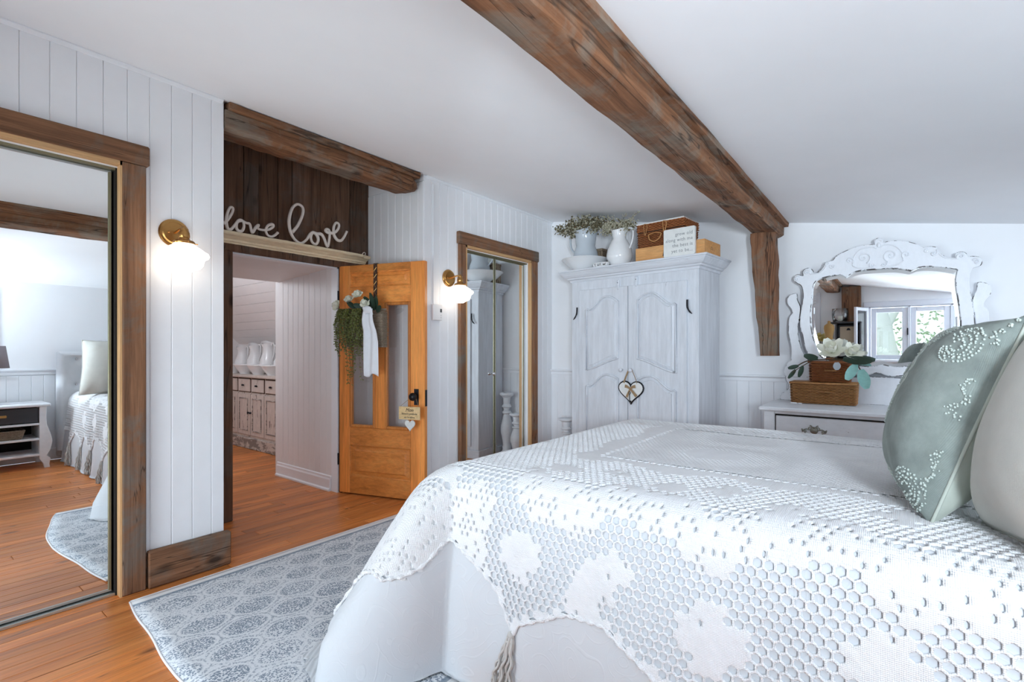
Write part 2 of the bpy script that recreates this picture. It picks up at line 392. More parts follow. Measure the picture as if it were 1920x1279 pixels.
# floor: subfloor slab + separate boards
mb=MB(); mb.box(-4.75,XR+.05,YN-.05,YB+.05,-.08,-.02); floor=struct(obj('floor',mb,M['gap']))
rest=MB(); PW=.083; protos={}; nboard=0
rr=random.Random(3)
def floor_board(x,y0,L):
    global nboard
    key=round(L,2)
    if key not in protos:
        m=MB(); m.box(0,PW-.0022,0,key-.0022,-.02,0,.0016); protos[key]=obj('plank',m,M['floor'],floor); o=protos[key]
    else: o=copy(protos[key],floor)
    f=floor.location; o.location=(x+PW/2-f.x,y0+key/2-f.y,o.location.z); nboard+=1
LENS=[.70,.95,1.20,1.45]
nx0=int(math.floor(-4.7/PW)); nx1=int(XR/PW)
for i in range(nx0,nx1):
    x=i*PW; y=YN-rr.choice([0,.2,.4,.55,.8])
    if x+PW<-.78: y=1.0-rr.random()*.6
    while y<YB:
        L=rr.choice(LENS)
        if x<-.78 and y>3.2: break
        a,b=max(y,YN),min(y+L,YB)
        if x<-1.75: vis=(b>1.9 and a<3.1 and x>-3.9)
        elif x<-.78: vis=(b>1.65 and a<2.55)
        elif x<WX: vis=(x<-.72 and b>1.65 and a<2.55) or (b>1.3 and a<2.87) or False
        elif x<1.0: vis=(a<3.0)
        else: vis=(a<1.45 and x<4.4)
        if x>0.25 and x<1.75 and a>.95: vis=False
        if vis and nboard<298: floor_board(x,y,L)
        elif b-a>.02: rest.box(x,x+PW-.0014,a,b-.0014,-.02,0,.0012)
        y+=L
ro=obj('plank',rest,M['floor'],floor); ro['kind']='stuff'
# ---- wall builder with boards
def boards(parent, axis, cuts, plane, t, z0, z1, mat, name='plank', c=.003, ztop=None):
    for a,b in zip(cuts[:-1],cuts[1:]):
        m=MB(); zz=z1 if ztop is None else ztop(a,b)
        if axis=='Y': m.box(min(plane,plane+t),max(plane,plane+t),a+.0005,b-.0005,z0,zz,c)
        else: m.box(a+.0005,b-.0005,min(plane,plane+t),max(plane,plane+t),z0,zz,c)
        obj(name,m,mat,parent)
CZ=ceil_z(WX)+.005
mb=MB()
bx=-.14; fx=WX-.012
for (a,b,z0,z1) in ((YN,-.45,0,CZ),(.80,YA,0,CZ),(-.45,.80,2.18,CZ),(YR,3.36,0,CZ),(4.355,YB,0,CZ),(3.36,4.355,2.18,CZ)): mb.box(bx,fx,a,b,z0,z1)
mb.box(-.20,bx,-.45,.80,0,2.3); mb.box(-.20,bx,3.36,4.355,0,2.3)
wl=struct(obj('wall_left',mb,M['plank']))
cuts=[.431-.0995*k for k in range(9,0,-1)]+[.431,.534,.631,.733,.832,.929,1.029,1.131,1.230,YA]
for a,b in zip(cuts[:-1],cuts[1:]):
    boards(wl,'Y',[a,b],fx,.012,(2.2 if b<.87 else .19),CZ,M['plank'])
cuts=[YR,2.947]+[3.046+.0985*k for k in range(18)]+[YB]
for a,b in zip(cuts[:-1],cuts[1:]):
    boards(wl,'Y',[a,b],fx,.012,(2.2 if a>3.29 and b<4.44 else 0),CZ,M['plank'])
# crown strip along the top of the left wall
for k,(a,b) in enumerate(((YN,YA-.01),(YR+.01,YB))):
    mb=MB(); z=ceil_z(WX); mb.prism([(0,0),(.022,0),(.022,-.006),(.014,-.014),(.006,-.019),(0,-.019)],((WX,a,z-.004),(1,0,0),(0,0,1),(0,-1,0)),b-a)
    struct(obj('trim_%d'%(k+1),mb,M['trim']))
# old board at the foot of the left wall
mb=MB(); mb.box(WX,.095,.912,1.319,0.001,.193,.006); bb=struct(obj('baseboard_left',mb,M['casY']))
mb=MB(); mb.box(WX,.073,YR+.002,3.245,0.001,.14,.006); mb.box(WX,.073,4.48,YB,0.001,.14,.006); struct(obj('baseboard_far',mb,M['trim']))
# alcove: back wall of barn boards, header, posts, side walls
mb=MB(); mb.box(AX-.10,AX-.02,YA-.1,1.662,0,2.86); mb.box(AX-.10,AX-.02,2.545,YR+.1,0,2.86); mb.box(AX-.10,AX-.02,1.662,2.545,1.985,2.86)
wa=struct(obj('wall_alcove',mb,M['hallp']))
cuts=[YA,1.607,1.743,1.856,2.006,2.122,2.37,2.664,YR]
for k,(a,b) in enumerate(zip(cuts[:-1],cuts[1:])):
    m=MB(); m.box(AX-.02,AX+.004*(k%3),a+.002,b-.002,2.0,ceil_z(AX)+.004,.004); obj('plank',m,M['dark'],wa)
m=MB(); m.box(AX-.02,AX+.02,1.55,YR,1.978,2.035,.004); obj('door_header',m,M['dark'],wa)
m=MB(); m.box(AX-.02,AX+.035,1.54,1.655,0,1.978,.006); obj('door_post',m,M['dark'],wa)
m=MB(); m.box(AX-.02,AX+.015,2.560,2.66,0,1.978,.006); obj('door_post',m,M['dark'],wa)
m=MB(); m.box(AX-.10,AX-.012,1.650,1.664,0,1.978); m.box(AX-.10,AX-.012,2.543,2.557,0,1.978); m.box(AX-.10,AX-.012,1.65,2.557,1.965,1.978); obj('door_jamb',m,M['trim'],wa)
mb=MB(); mb.box(AX-.02,WX-.012,YR,YR+.07,0,2.86); wr=struct(obj('wall_alcove_right',mb,M['plank']))
xs=[AX]+[-.606,-.508,-.409,-.311,-.212,-.114,-.016,WX]
for a,b in zip(xs[:-1],xs[1:]):
    m=MB(); m.box(a+.0005,b-.0005,YR-.012,YR,0,2.665,.003); obj('plank',m,M['plank'],wr)
m=MB(); m.box(AX,WX,YR-.009,YR,2.67,ceil_z(AX),.002); obj('top_board',m,M['plank'],wr)
mb=MB(); mb.box(AX-.02,WX-.012,YA-.07,YA,0,2.86); struct(obj('wall_alcove_left',mb,M['plank']))
# back wall: plaster above, wainscot boards, chair rail
mb=MB(); mb.add([(x,y,z) for y in (YB,YB+.08) for (x,z) in ((-.14,0),(XR+.06,0),(XR+.06,ceil_z(XR+.06)+.01),(-.14,ceil_z(-.14)+.01))],[(0,1,2,3),(7,6,5,4),(0,4,5,1),(1,5,6,2),(2,6,7,3),(3,7,4,0)])
wb=struct(obj('wall_back',mb,M['wall']))
cuts=[WX]+[.131+.1002*k for k in range(44)]+[XR]
boards(wb,'X',cuts,YB,-.010,.12,1.0,M['trim'])
def rail(name,mk):
    o=struct(obj(name,mk,M['trim'])); return o
mb=MB(); mb.prism([(0,.975),(.014,.975),(.016,.985),(.012,1.005),(.018,1.014),(.030,1.022),(.030,1.034),(0,1.036)],((WX,YB,0),(0,-1,0),(0,0,1),(-1,0,0)),XR-WX); rail('trim_3',mb)
mb=MB(); mb.box(WX,XR,YB-.022,YB,.001,.13,.006); struct(obj('baseboard_back',mb,M['trim']))
# wall behind the headboard
SZ0,SZ1=.98,1.84; SW=[(-.45,.78),(3.55,4.60)]  # two unseen windows added to this wall to brighten the room
mb=MB(); ys=[YN-.06]+[v for w in SW for v in w]+[YB+.06]
for k in range(0,6,2): mb.box(XR,XR+.08,ys[k],ys[k+1],0,ceil_z(XR)+.02)
for (a,b) in SW: mb.box(XR,XR+.08,a,b,0,SZ0); mb.box(XR,XR+.08,a,b,SZ1,ceil_z(XR)+.02)
wh=struct(obj('wall_right',mb,M['wall']))
cuts=[YN+.1002*k for k in range(22)]
boards(wh,'Y',cuts,XR,-.010,.12,.97,M['trim'])
for k,(SY0,SY1) in enumerate(SW):
    fr=MB(); fr.box(XR-.02,XR,SY0-.07,SY0,SZ0-.03,SZ1+.07,.004); fr.box(XR-.02,XR,SY1,SY1+.07,SZ0-.03,SZ1+.07,.004); fr.box(XR-.02,XR,SY0,SY1,SZ1,SZ1+.07,.004); fr.box(XR-.05,XR+.05,SY0-.09,SY1+.09,SZ0-.03,SZ0-.002,.005)
    w2=struct(obj('window_%d'%(k+2),fr,M['window'])); ym=(SY0+SY1)/2
    for (a,b) in ((SY0+.005,ym-.002),(ym+.002,SY1-.005)):
        f=MB(); w=.06; f.box(XR+.02,XR+.055,a,a+w,SZ0,SZ1-.005,.005); f.box(XR+.02,XR+.055,b-w,b,SZ0,SZ1-.005,.005); f.box(XR+.02,XR+.055,a+w,b-w,SZ0,SZ0+w,.005); f.box(XR+.02,XR+.055,a+w,b-w,SZ1-w-.005,SZ1-.005,.005); s=obj('sash',f,M['window'],w2)
        p=MB(); p.box(XR+.035,XR+.039,a+w-.004,b-w+.004,SZ0+w-.004,SZ1-w); obj('pane',p,M['glass'],s)
mb=MB(); mb.prism([(0,.975),(.014,.975),(.016,.985),(.012,1.005),(.018,1.014),(.030,1.022),(.030,1.034),(0,1.036)],((XR,.87,0),(-1,0,0),(0,0,1),(0,-1,0)),3.45-.87); rail('trim_4',mb)
mb=MB(); mb.box(XR-.022,XR,YN,YB,.001,.13,.006); struct(obj('baseboard_right',mb,M['trim']))
# wall behind the camera with a casement window and an unseen garden door added for light
WZ0,WZ1=1.10,1.95; WA,WB=2.80,4.30; GA,GB=.25,2.05
mb=MB()
def wz(a,b,z0,z1): mb.box(a,b,YN-.12,YN,z0,z1)
wz(-.14,GA,0,2.80); wz(GA,GB,2.15,2.80); wz(GB,WA,0,2.45); wz(WA,WB,0,WZ0); wz(WA,WB,WZ1,2.33); wz(WB,XR+.08,0,2.1)
struct(obj('wall_front',mb,M['wall']))
def sash(parent,a,b,z0,z1,y,w=.07,d=.04,name='sash'):
    f=MB(); f.box(a,a+w,y-d,y,z0,z1,.006); f.box(b-w,b,y-d,y,z0,z1,.006); f.box(a+w,b-w,y-d,y,z0,z0+w,.006); f.box(a+w,b-w,y-d,y,z1-w,z1,.006)
    s=obj(name,f,M['window'],parent)
    p=MB(); p.box(a+w-.004,b-w+.004,y-d*.6,y-d*.6+.004,z0+w-.004,z1-w+.004); obj('pane',p,M['glass'],s); return s
fr=MB()
fr.box(WA-.07,WB+.07,YN,YN+.022,WZ1,WZ1+.08,.005); fr.box(WA-.07,WA,YN,YN+.022,WZ0-.03,WZ1,.005); fr.box(WB,WB+.07,YN,YN+.022,WZ0-.03,WZ1,.005); fr.box(WA-.09,WB+.09,YN-.04,YN+.06,WZ0-.04,WZ0-.005,.006)
for x in (WA,3.30,3.80,WB-.03): fr.box(x,x+.03,YN-.10,YN-.005,WZ0,WZ1,.004)
fr.box(WA,WB,YN-.10,YN-.005,WZ1-.02,WZ1,.004)
win=struct(obj('window_1',fr,M['window']))
sash(win,2.832,3.298,WZ0+.005,WZ1-.025,YN-.03); sash(win,3.332,3.798,WZ0+.005,WZ1-.025,YN-.03); sash(win,3.832,4.268,WZ0+.005,WZ1-.025,YN-.03)
m=MB(); m.box(3.285,3.305,YN-.03,YN-.005,1.49,1.60,.005); m.tube([(3.295,YN-.005,1.56),(3.295,YN+.025,1.56),(3.295,YN+.03,1.50)],.007,8); obj('latch',m,M['iron'],win)
# inner storm sash standing open into the room
f=MB(); L=.44; w=.05
f.box(0,w,-.018,.018,WZ0+.01,WZ1-.02,.004); f.box(L-w,L,-.018,.018,WZ0+.01,WZ1-.02,.004); f.box(w,L-w,-.018,.018,WZ0+.01,WZ0+.01+w,.004); f.box(w,L-w,-.018,.018,WZ1-.02-w,WZ1-.02,.004)
R=Matrix.Translation((WA-.02,YN+.045,0))@Matrix.Rotation(math.radians(108),4,'Z')
s=obj('open_sash',f.xf(R),M['window'],win); p=MB(); p.box(w,L-w,-.002,.002,WZ0+.05,WZ1-.06); obj('pane',p.xf(R),M['glass'],s)
fr=MB(); fr.box(GA-.08,GA,YN,YN+.02,0,2.23,.005); fr.box(GB,GB+.08,YN,YN+.02,0,2.23,.005); fr.box(GA,GB,YN,YN+.02,2.15,2.23,.005)
gd=struct(obj('added_garden_door',fr,M['window'])); sash(gd,GA,1.148,.01,2.148,YN-.03,.10); sash(gd,1.152,GB,.01,2.148,YN-.03,.10)
# ---------------------------------------------------------------- hall seen through the doorway
mb=MB(); mb.box(-1.73,AX-.10,2.557,2.63,0,2.05); mb.box(-1.80,-1.73,2.55,3.52,0,2.6); wp=struct(obj('wall_passage',mb,M['hallp']))
cuts=[-1.735+.0945*k for k in range(11)]
boards(wp,'X',cuts,2.557,-.012,.12,1.995,M['hallp'])
mb=MB(); mb.prism([(0,0),(.030,0),(.030,.014),(.016,.024),(.016,.10),(.010,.112),(.010,.128),(0,.135)],((-1.745,2.545,.001),(0,-1,0),(0,0,1),(-1,0,0)),.94); struct(obj('baseboard_passage',mb,M['trim']))
mb=MB(); mb.add([(AX-.11,1.3,1.985),(AX-.11,2.63,1.985),(-1.73,2.63,1.93),(-1.73,1.3,1.93),(AX-.11,1.3,2.7),(AX-.11,2.63,2.7),(-1.73,2.63,2.7),(-1.73,1.3,2.7)],[(0,1,2,3),(7,6,5,4),(0,4,5,1),(1,5,6,2),(2,6,7,3),(3,7,4,0)]); struct(obj('ceiling_passage',mb,M['hallp']))
mb=MB(); mb.box(-1.80,AX-.10,1.58,1.65,0,2.05); mb.box(-1.80,-1.73,.9,1.65,0,2.6); mb.box(-4.75,-1.73,.83,.9,0,2.6); mb.box(-4.75,-4.68,.9,3.5,0,2.6); struct(obj('wall_hall',mb,M['hallp']))
mb=MB(); mb.box(-4.75,-1.73,3.47,3.55,0,1.45); struct(obj('wall_hall_back',mb,M['hallp']))
mb=MB(); mb.box(-4.75,-1.73,.83,2.50,2.40,2.46); ch=struct(obj('ceiling_hall',mb,M['hallp']))
n=11; 
for k in range(n):                                            # sloped ceiling boards
    a=(3.47-1.08*k/n,1.34+1.08*k/n); b=(3.47-1.08*(k+1)/n+.003,1.34+1.08*(k+1)/n-.003); m=MB()
    m.prism([a,b,(b[0]+.03,b[1]+.03),(a[0]+.03,a[1]+.03)],((-1.73,0,0),(0,1,0),(0,0,1),(1,0,0)),3.0); obj('plank',m,M['hallp'],ch)
# ---------------------------------------------------------------- timber
def rough_log(name, sec, y0, y1, n, jit, mat, label, cat, seed, axis='Y', taper=None):
    r=random.Random(seed); rings=[]
    base=[[r.gauss(0,jit) for _ in sec for _ in (0,1)] for _ in range(n+1)]
    for i in range(n+1):
        f=i/n; ring=[]
        for k,(a,b) in enumerate(sec):
            p=(base[max(i-1,0)][2*k]+2*base[i][2*k]+base[min(i+1,n)][2*k])/3; q=(base[max(i-1,0)][2*k+1]+2*base[i][2*k+1]+base[min(i+1,n)][2*k+1])/3
            aa,bb=a+p,b+q
            if taper: aa,bb=taper(f,aa,bb)
            ring.append((aa,y0+(y1-y0)*f,bb) if axis=='Y' else (aa,bb,y0+(y1-y0)*f))
        rings.append(ring)
    m=MB(); m.loft(rings); o=obj(name,m,mat,None,smooth=25); 
    if label: tag(o,label,cat)
    return o
beam=thing('ceiling_beam','long rough hewn beam running across the sloped ceiling above the bed','beam',(2.3,2.1,2.2))
s=rough_log('timber',[(2.205,2.245),(2.222,2.232),(2.30,2.222),(2.365,2.212),(2.392,2.216),(2.405,2.235),(2.408,2.31),(2.30,2.33),(2.205,2.33)],YN+.002,YB-.012,60,.0035,M['beamY'],None,None,5); s.parent=beam; s.location=s.location-beam.location
s=rough_log('top_board',[(2.165,2.300),(2.445,2.302),(2.447,2.3325),(2.165,2.377)],YN+.002,YB-.004,40,.002,M['beamY'],None,None,6); s.parent=beam; s.location=s.location-beam.location
def ptap(f,x,y):          # f=0 at the foot
    c0=2.340+(2.291-2.340)*f; w=.062+(.094-.062)*min(1,f*1.25)
    return (c0+(x-2.29)/.094*w, y)
rough_log('beam_brace',[(2.196,4.56),(2.205,4.545),(2.29,4.54),(2.375,4.547),(2.384,4.56),(2.386,4.655),(2.30,4.67),(2.198,4.66)],1.205,2.228,26,.0035,M['beamZ'],'short tapering timber post hanging under the beam end beside the armoire','post',9,'Z',ptap)
post2=rough_log('beam_post',[(2.44,YN+.005),(2.70,YN+.005),(2.70,YN+.13),(2.69,YN+.14),(2.45,YN+.14),(2.44,YN+.13)],.002,2.29,26,.003,M['beamZ'],'timber post beside the window, seen only in the carved mirror','post',10,'Z')
lb=thing('alcove_beam','shorter old beam with a chamfered end above the wooden door','beam',(0,2.05,2.54))
def btap(f,x,z):
    k=max(0,(f-.93)/.07); return (x-.05*k*(1 if x>0 else 0), z+(2.63-z)*.42*k)
s=rough_log('timber',[(-.14,2.56),(-.02,2.542),(.035,2.548),(.062,2.572),(.066,2.63),(.058,2.665),(-.14,2.67)],YA+.004,2.822,46,.003,M['beamY'],None,None,11,'Y',btap); s.parent=lb; s.location=s.location-lb.location
s=rough_log('top_board',[(-.14,2.667),(.066,2.664),(.078,2.672),(.078,2.706),(.04,2.716),(-.14,2.742)],YA+.02,2.80,36,.002,M['beamY'],None,None,12); s.parent=lb; s.location=s.location-lb.location
# ---------------------------------------------------------------- closet doors with barn-wood casings
def closet(n, a_out,a_in,b_in,b_out,h_in,h_out, left=True):
    c=MB()
    tr=struct(bpy.data.objects.new('trim_%d'%n,None)); COL.objects.link(tr); tr.location=(WX,(a_in+b_in)/2,0)
    m=MB(); m.box(WX,.092,a_out,b_out,h_in,h_out,.007); obj('head_casing',m,M['casY'],tr)
    if left: m=MB(); m.box(WX,.085,a_out+.018,a_in,.001,h_in,.006); obj('side_casing',m,M['casZ'],tr)
    m=MB(); m.box(WX,.085,b_in,b_out-.014,.001,h_in,.006); obj('side_casing',m,M['casZ'],tr)
    m=MB(); m.box(.032 if left is False else -.06,.080,b_in-.009,b_in,.001,h_in); obj('side_liner',m,M['liner'],tr)
    if not left: m=MB(); m.box(-.10,.031,b_in-.016,b_in,.001,h_in); obj('side_gap',m,M['gap'],tr)
    if left: m=MB(); m.box(-.06,.080,a_in,a_in+.016,.001,h_in); obj('side_liner',m,M['liner'],tr)
    m=MB(); m.box(-.06,.080,a_in,b_in,h_in-.022,h_in); obj('head_liner',m,M['linerY'],tr)
    m=MB(); m.box(-.05,.030,a_in+.016,b_in-.016,h_in-.040,h_in-.022); obj('top_track',m,M['brassf'],tr)
    m=MB(); m.box(-.135,-.10,a_in,b_in,.0,h_in); obj('backing',m,M['gap'],tr)
    return tr
closet(5,-.50,-.40,.802,.918,2.208,2.312,False)
d1=struct(bpy.data.objects.new('door_1',None)); COL.objects.link(d1); d1.location=(0,.2,0)
m=MB(); m.box(-.012,0.0,-.395,.766,.030,2.158); obj('mirror',m,M['mirror'],d1)
m=MB(); m.box(-.018,.006,.763,.777,.028,2.160,.002); m.box(-.02,.0035,.764,.767,.03,2.158); obj('side_frame',m,M['brassf'],d1)
m=MB(); m.box(-.018,.004,-.395,.777,2.156,2.168,.002); obj('top_rail',m,M['alu'],d1)
m=MB(); m.box(-.018,.004,-.395,.777,.020,.034,.002); obj('bottom_rail',m,M['alu'],d1)
m=MB(); m.box(.004,.030,-.395,.786,.001,.016,.002); m.box(-.05,-.018,-.395,.786,.001,.012); obj('floor_track',m,M['alu'],d1)
m=MB(); m.box(-.018,.004,-.395,.786,.001,.006); obj('track_groove',m,M['gap'],d1)
closet(6,3.246,3.345,4.372,4.498,2.208,2.318)
d3=struct(bpy.data.objects.new('door_3',None)); COL.objects.link(d3); d3.location=(0,3.85,0)
for (a,b) in ((3.365,3.838),(3.846,4.330)):
    RP=Matrix.Translation((0,b,0))@Matrix.Rotation(math.radians(1.25 if a<3.5 else .2),4,'Z')@Matrix.Translation((0,-b,0))
    m=MB(); m.box(-.012,0,a+.008,b-.008,.03,2.158); g=obj('mirror_panel',m.xf(RP),M['mirror'],d3)
    m=MB(); m.box(-.018,.005,a,a+.011,.02,2.168,.002); m.box(-.018,.005,b-.011,b,.02,2.168,.002); m.box(-.018,.005,a,b,2.156,2.17,.002); m.box(-.018,.005,a,b,.018,.032,.002); obj('panel_frame',m.xf(RP),M['brassf'],d3)
m=MB(); m.lathe([(.006,0),(.006,.012),(.016,.018),(.018,.028),(.012,.036),(.0001,.038)],(.004,3.800,1.02),16,(1,0,0)); obj('knob',m,M['chrome'],d3,smooth=True)
# ---------------------------------------------------------------- pine door standing open in the alcove
DA=math.radians(17.4); DU=Vector((math.cos(DA),math.sin(DA),0)); DN=Vector((math.sin(DA),-math.cos(DA),0)); DH=Vector((AX+.005,2.55,0))
def D(u,z,n=0.0): return DH+DU*u+DN*n+Vector((0,0,z))
def dbox(mb,u0,u1,z0,z1,n0,n1,c=.003):
    i=len(mb.v); mb.box(u0,u1,n0,n1,z0,z1,c)
    for k in range(i,len(mb.v)): v=mb.v[k]; mb.v[k]=tuple(D(v[0],v[2],v[1]))
    return mb
dr_=struct(bpy.data.objects.new('door_2',None)); COL.objects.link(dr_); dr_.location=D(.43,.01)
TH=.042
for (u0,u1) in ((.004,.112),(.722,.856)):
    obj('stile',dbox(MB(),u0,u1,.012,1.985,-TH,0),M['doorZ'],dr_)
for (z0,z1) in ((1.925,1.985),(1.655,1.795),(.43,.585),(.012,.165)):
    obj('rail',dbox(MB(),.1125,.7215,z0,z1,-TH,-.001),M['doorX'],dr_)
obj('muntin',dbox(MB(),.375,.470,.586,1.654,-TH,-.001),M['doorZ'],dr_)
def door_panel(u0,u1,z0,z1,mat,d=.012):
    mb=MB()
    rings=[[(u0,z0),(u1,z0),(u1,z1),(u0,z1)]]; off=[(0,-.001),(.012,-.004),(.016,-.014),(.045,-.012),(.060,-.004)]
    vs=[];fs=[]
    for o,n in off: vs+= [D(u0+o,z0+o*.8,n),D(u1-o,z0+o*.8,n),D(u1-o,z1-o*.8,n),D(u0+o,z1-o*.8,n)]
    for r in range(len(off)-1):
        for i in range(4): j=(i+1)%4; fs.append((r*4+i,r*4+j,r*4+4+j,r*4+4+i))
    k=(len(off)-1)*4; fs.append((k,k+1,k+2,k+3)); mb.add(vs,fs); return mb
obj('upper_panel',door_panel(.1125,.7215,1.795,1.925,None),M['doorX'],dr_); obj('lower_panel',door_panel(.1125,.7215,.165,.43,None),M['doorX'],dr_)
for (a,b) in ((.1125,.375),(.470,.7215)):
    m=MB(); w=.024
    for q in ((a,a+w,.586,1.654),(b-w,b,.586,1.654),(a+w,b-w,.586,.586+w),(a+w,b-w,1.654-w,1.654)): dbox(m,*q,-.030,.006,.005)
    obj('pane_moulding',m,M['doorZ'],dr_)
    obj('pane',dbox(MB(),a+w-.003,b-w+.003,.586+w-.003,1.654-w+.003,-.022,-.018,0),M['glass'],dr_)
obj('lock_plate',dbox(MB(),.757,.800,.80,.932,0,.004,.001),M['iron'],dr_)
obj('edge_plate',dbox(MB(),.855,.859,.79,.925,-.036,-.006,.001),M['iron'],dr_)
m=MB(); m.lathe([(.012,0),(.010,.022),(.018,.028),(.031,.042),(.034,.056),(.029,.070),(.016,.078),(.0001,.080)],D(.778,.872,.003),20,DN); obj('knob',m,M['black'],dr_,smooth=True)
for z in (.30,1.72): m=MB(); m.tube([D(-.004,z-.05,.004),D(-.004,z+.05,.004)],.007,8); obj('hinge',m,M['iron'],dr_)
# plaque hanging from the knob
pq=thing('door_plaque','small pale wooden plaque with script lettering hanging from the door knob','plaque',D(.765,.69,.02))
FR=(D(.765,.742,.088),DU,Vector((0,0,1)),DN)
m=MB(); m.prism([(-.098,-.052),(.098,-.052),(.098,.052),(-.098,.052)],FR,.006,0,.001); obj('board',m,M['plaque'],pq)
m=MB(); O=Vector(FR[0])+DN*.001
t=text_mb('Mon',.040,(O+Vector((0,0,.013)),DU,Vector((0,0,1)),DN),.0006,shear=.35); m.add(t.v,t.f)
t=text_mb('histoire préférée',.023,(O+Vector((0,0,-.012)),DU,Vector((0,0,1)),DN),.0006,shear=.2,width=.92); m.add(t.v,t.f)
t=text_mb('est la nôtre',.023,(O+Vector((0,0,-.040)),DU,Vector((0,0,1)),DN),.0006,shear=.2,width=.92); m.add(t.v,t.f)
obj('lettering',m,M['inkb'],pq,recalc=False)
m=MB(); m.tube([D(.675,.792,.085),D(.755,.866,.045),D(.779,.896,.03),D(.800,.866,.045),D(.848,.792,.085)],.0018,6); obj('cord',m,M['burlap'],pq)
def heart(w,h,n=36):
    pts=[]
    for i in range(n):
        t=2*PI*i/n; x=16*math.sin(t)**3; y=13*math.cos(t)-5*math.cos(2*t)-2*math.cos(3*t)-math.cos(4*t); pts.append((x/32*w,(y+2.5)/29*h))
    return pts[::-1]
m=MB(); m.prism(heart(.094,.092),(D(.770,.640,.090),DU,Vector((0,0,1)),DN),.008,0,.002); hp=obj('heart_charm',m,M['signw'],pq,label='white heart charm below the plaque')
m=MB()
for i in range(-3,4):
    for j in range(-3,4):
        x,y=i*.011+(j%2)*.0055,j*.011+.005
        if abs(x)+abs(y)*.8<.034: m.ball(D(.770+x,.640+y,.0905),.0016,6,4)
obj('dots',m,M['ink'],hp,kind='stuff')
m=MB(); m.tube([D(.768,.69,.087),D(.769,.676,.09)],.0015,5); obj('charm_string',m,M['burlap'],pq)
# ---------------------------------------------------------------- shelf over the door, words, hooks
sh=thing('door_shelf','cream worn moulded shelf above the doorway','shelf',(AX+.05,2.2,2.035))
m=MB(); r=random.Random(4)
prof=[(0,.0),(.020,.0),(.026,.012),(.034,.016),(.036,.030),(.050,.036),(.062,.048),(.082,.054),(.090,.062),(.090,.078),(0,.078)]
rings=[]
for i in range(41):
    y=1.45+(2.800-1.45)*i/40; e=min(1,(2.800-y)/.09); rings.append([(AX+.005+p[0]*(.55+.45*e if i>38 else 1)+(r.gauss(0,.0016) if .01<p[0] else 0),y+(p[0]*.5 if i==40 else 0),2.030+p[1]+r.gauss(0,.0008)) for p in prof])
m.loft(rings); obj('moulding',m,M['shelfp'],sh,smooth=25)
LOVE_BIG= [(2.092,2.191),(2.140,2.257),(2.180,2.352),(2.180,2.409),(2.140,2.426),(2.101,2.397),(2.077,2.341),(2.065,2.271),(2.077,2.194),(2.113,2.138),(2.164,2.116),(2.213,2.152),(2.238,2.195),(2.270,2.224),(2.305,2.207),(2.318,2.168),(2.298,2.131),(2.265,2.140),(2.252,2.180),(2.270,2.221),(2.308,2.219),(2.344,2.222),(2.370,2.195),(2.403,2.127),(2.421,2.198),(2.421,2.264),(2.397,2.275),(2.386,2.258),(2.413,2.247),(2.466,2.257),(2.502,2.292),(2.513,2.334),(2.488,2.347),(2.464,2.309),(2.464,2.242),(2.497,2.201),(2.535,2.203),(2.566,2.242),(2.592,2.293)]
LOVE_SMALL= [(1.580,2.157),(1.611,2.199),(1.638,2.251),(1.642,2.283),(1.624,2.284),(1.607,2.245),(1.597,2.186),(1.605,2.131),(1.628,2.126),(1.655,2.162),(1.681,2.203),(1.707,2.207),(1.720,2.175),(1.711,2.136),(1.687,2.123),(1.667,2.143),(1.673,2.186),(1.705,2.203),(1.738,2.194),(1.762,2.190),(1.779,2.130),(1.806,2.175),(1.827,2.196),(1.819,2.173),(1.838,2.165),(1.872,2.167),(1.907,2.179),(1.938,2.206),(1.931,2.222),(1.899,2.207),(1.881,2.168),(1.896,2.133),(1.927,2.127),(1.953,2.143),(1.976,2.168)]
def word(pts,rad,x,label):
    P=smooth_path([(x,p[0],p[1]) for p in pts],5); m=MB(); m.tube(P,[rad*(1-.25*abs(math.sin(i*.09))) for i in range(len(P))],8)
    tag(obj('word_sign',m,M['letter'],smooth=True),label,'sign')
word(LOVE_BIG,.0140,-.640,'larger cream script word love on the door shelf')
word(LOVE_SMALL,.0122,-.640,'smaller cream script word love at the left end of the door shelf')
m=MB(); m.tube(smooth_path([(AX+.01,2.775,2.10),(AX+.012,2.785,2.125),(AX+.015,2.800,2.145),(AX+.017,2.815,2.14),(AX+.018,2.812,2.122)],5),.004,7); tag(obj('wall_hook',m,M['letter'],smooth=True),'tiny pale hook on the dark boards above the shelf end','hook')
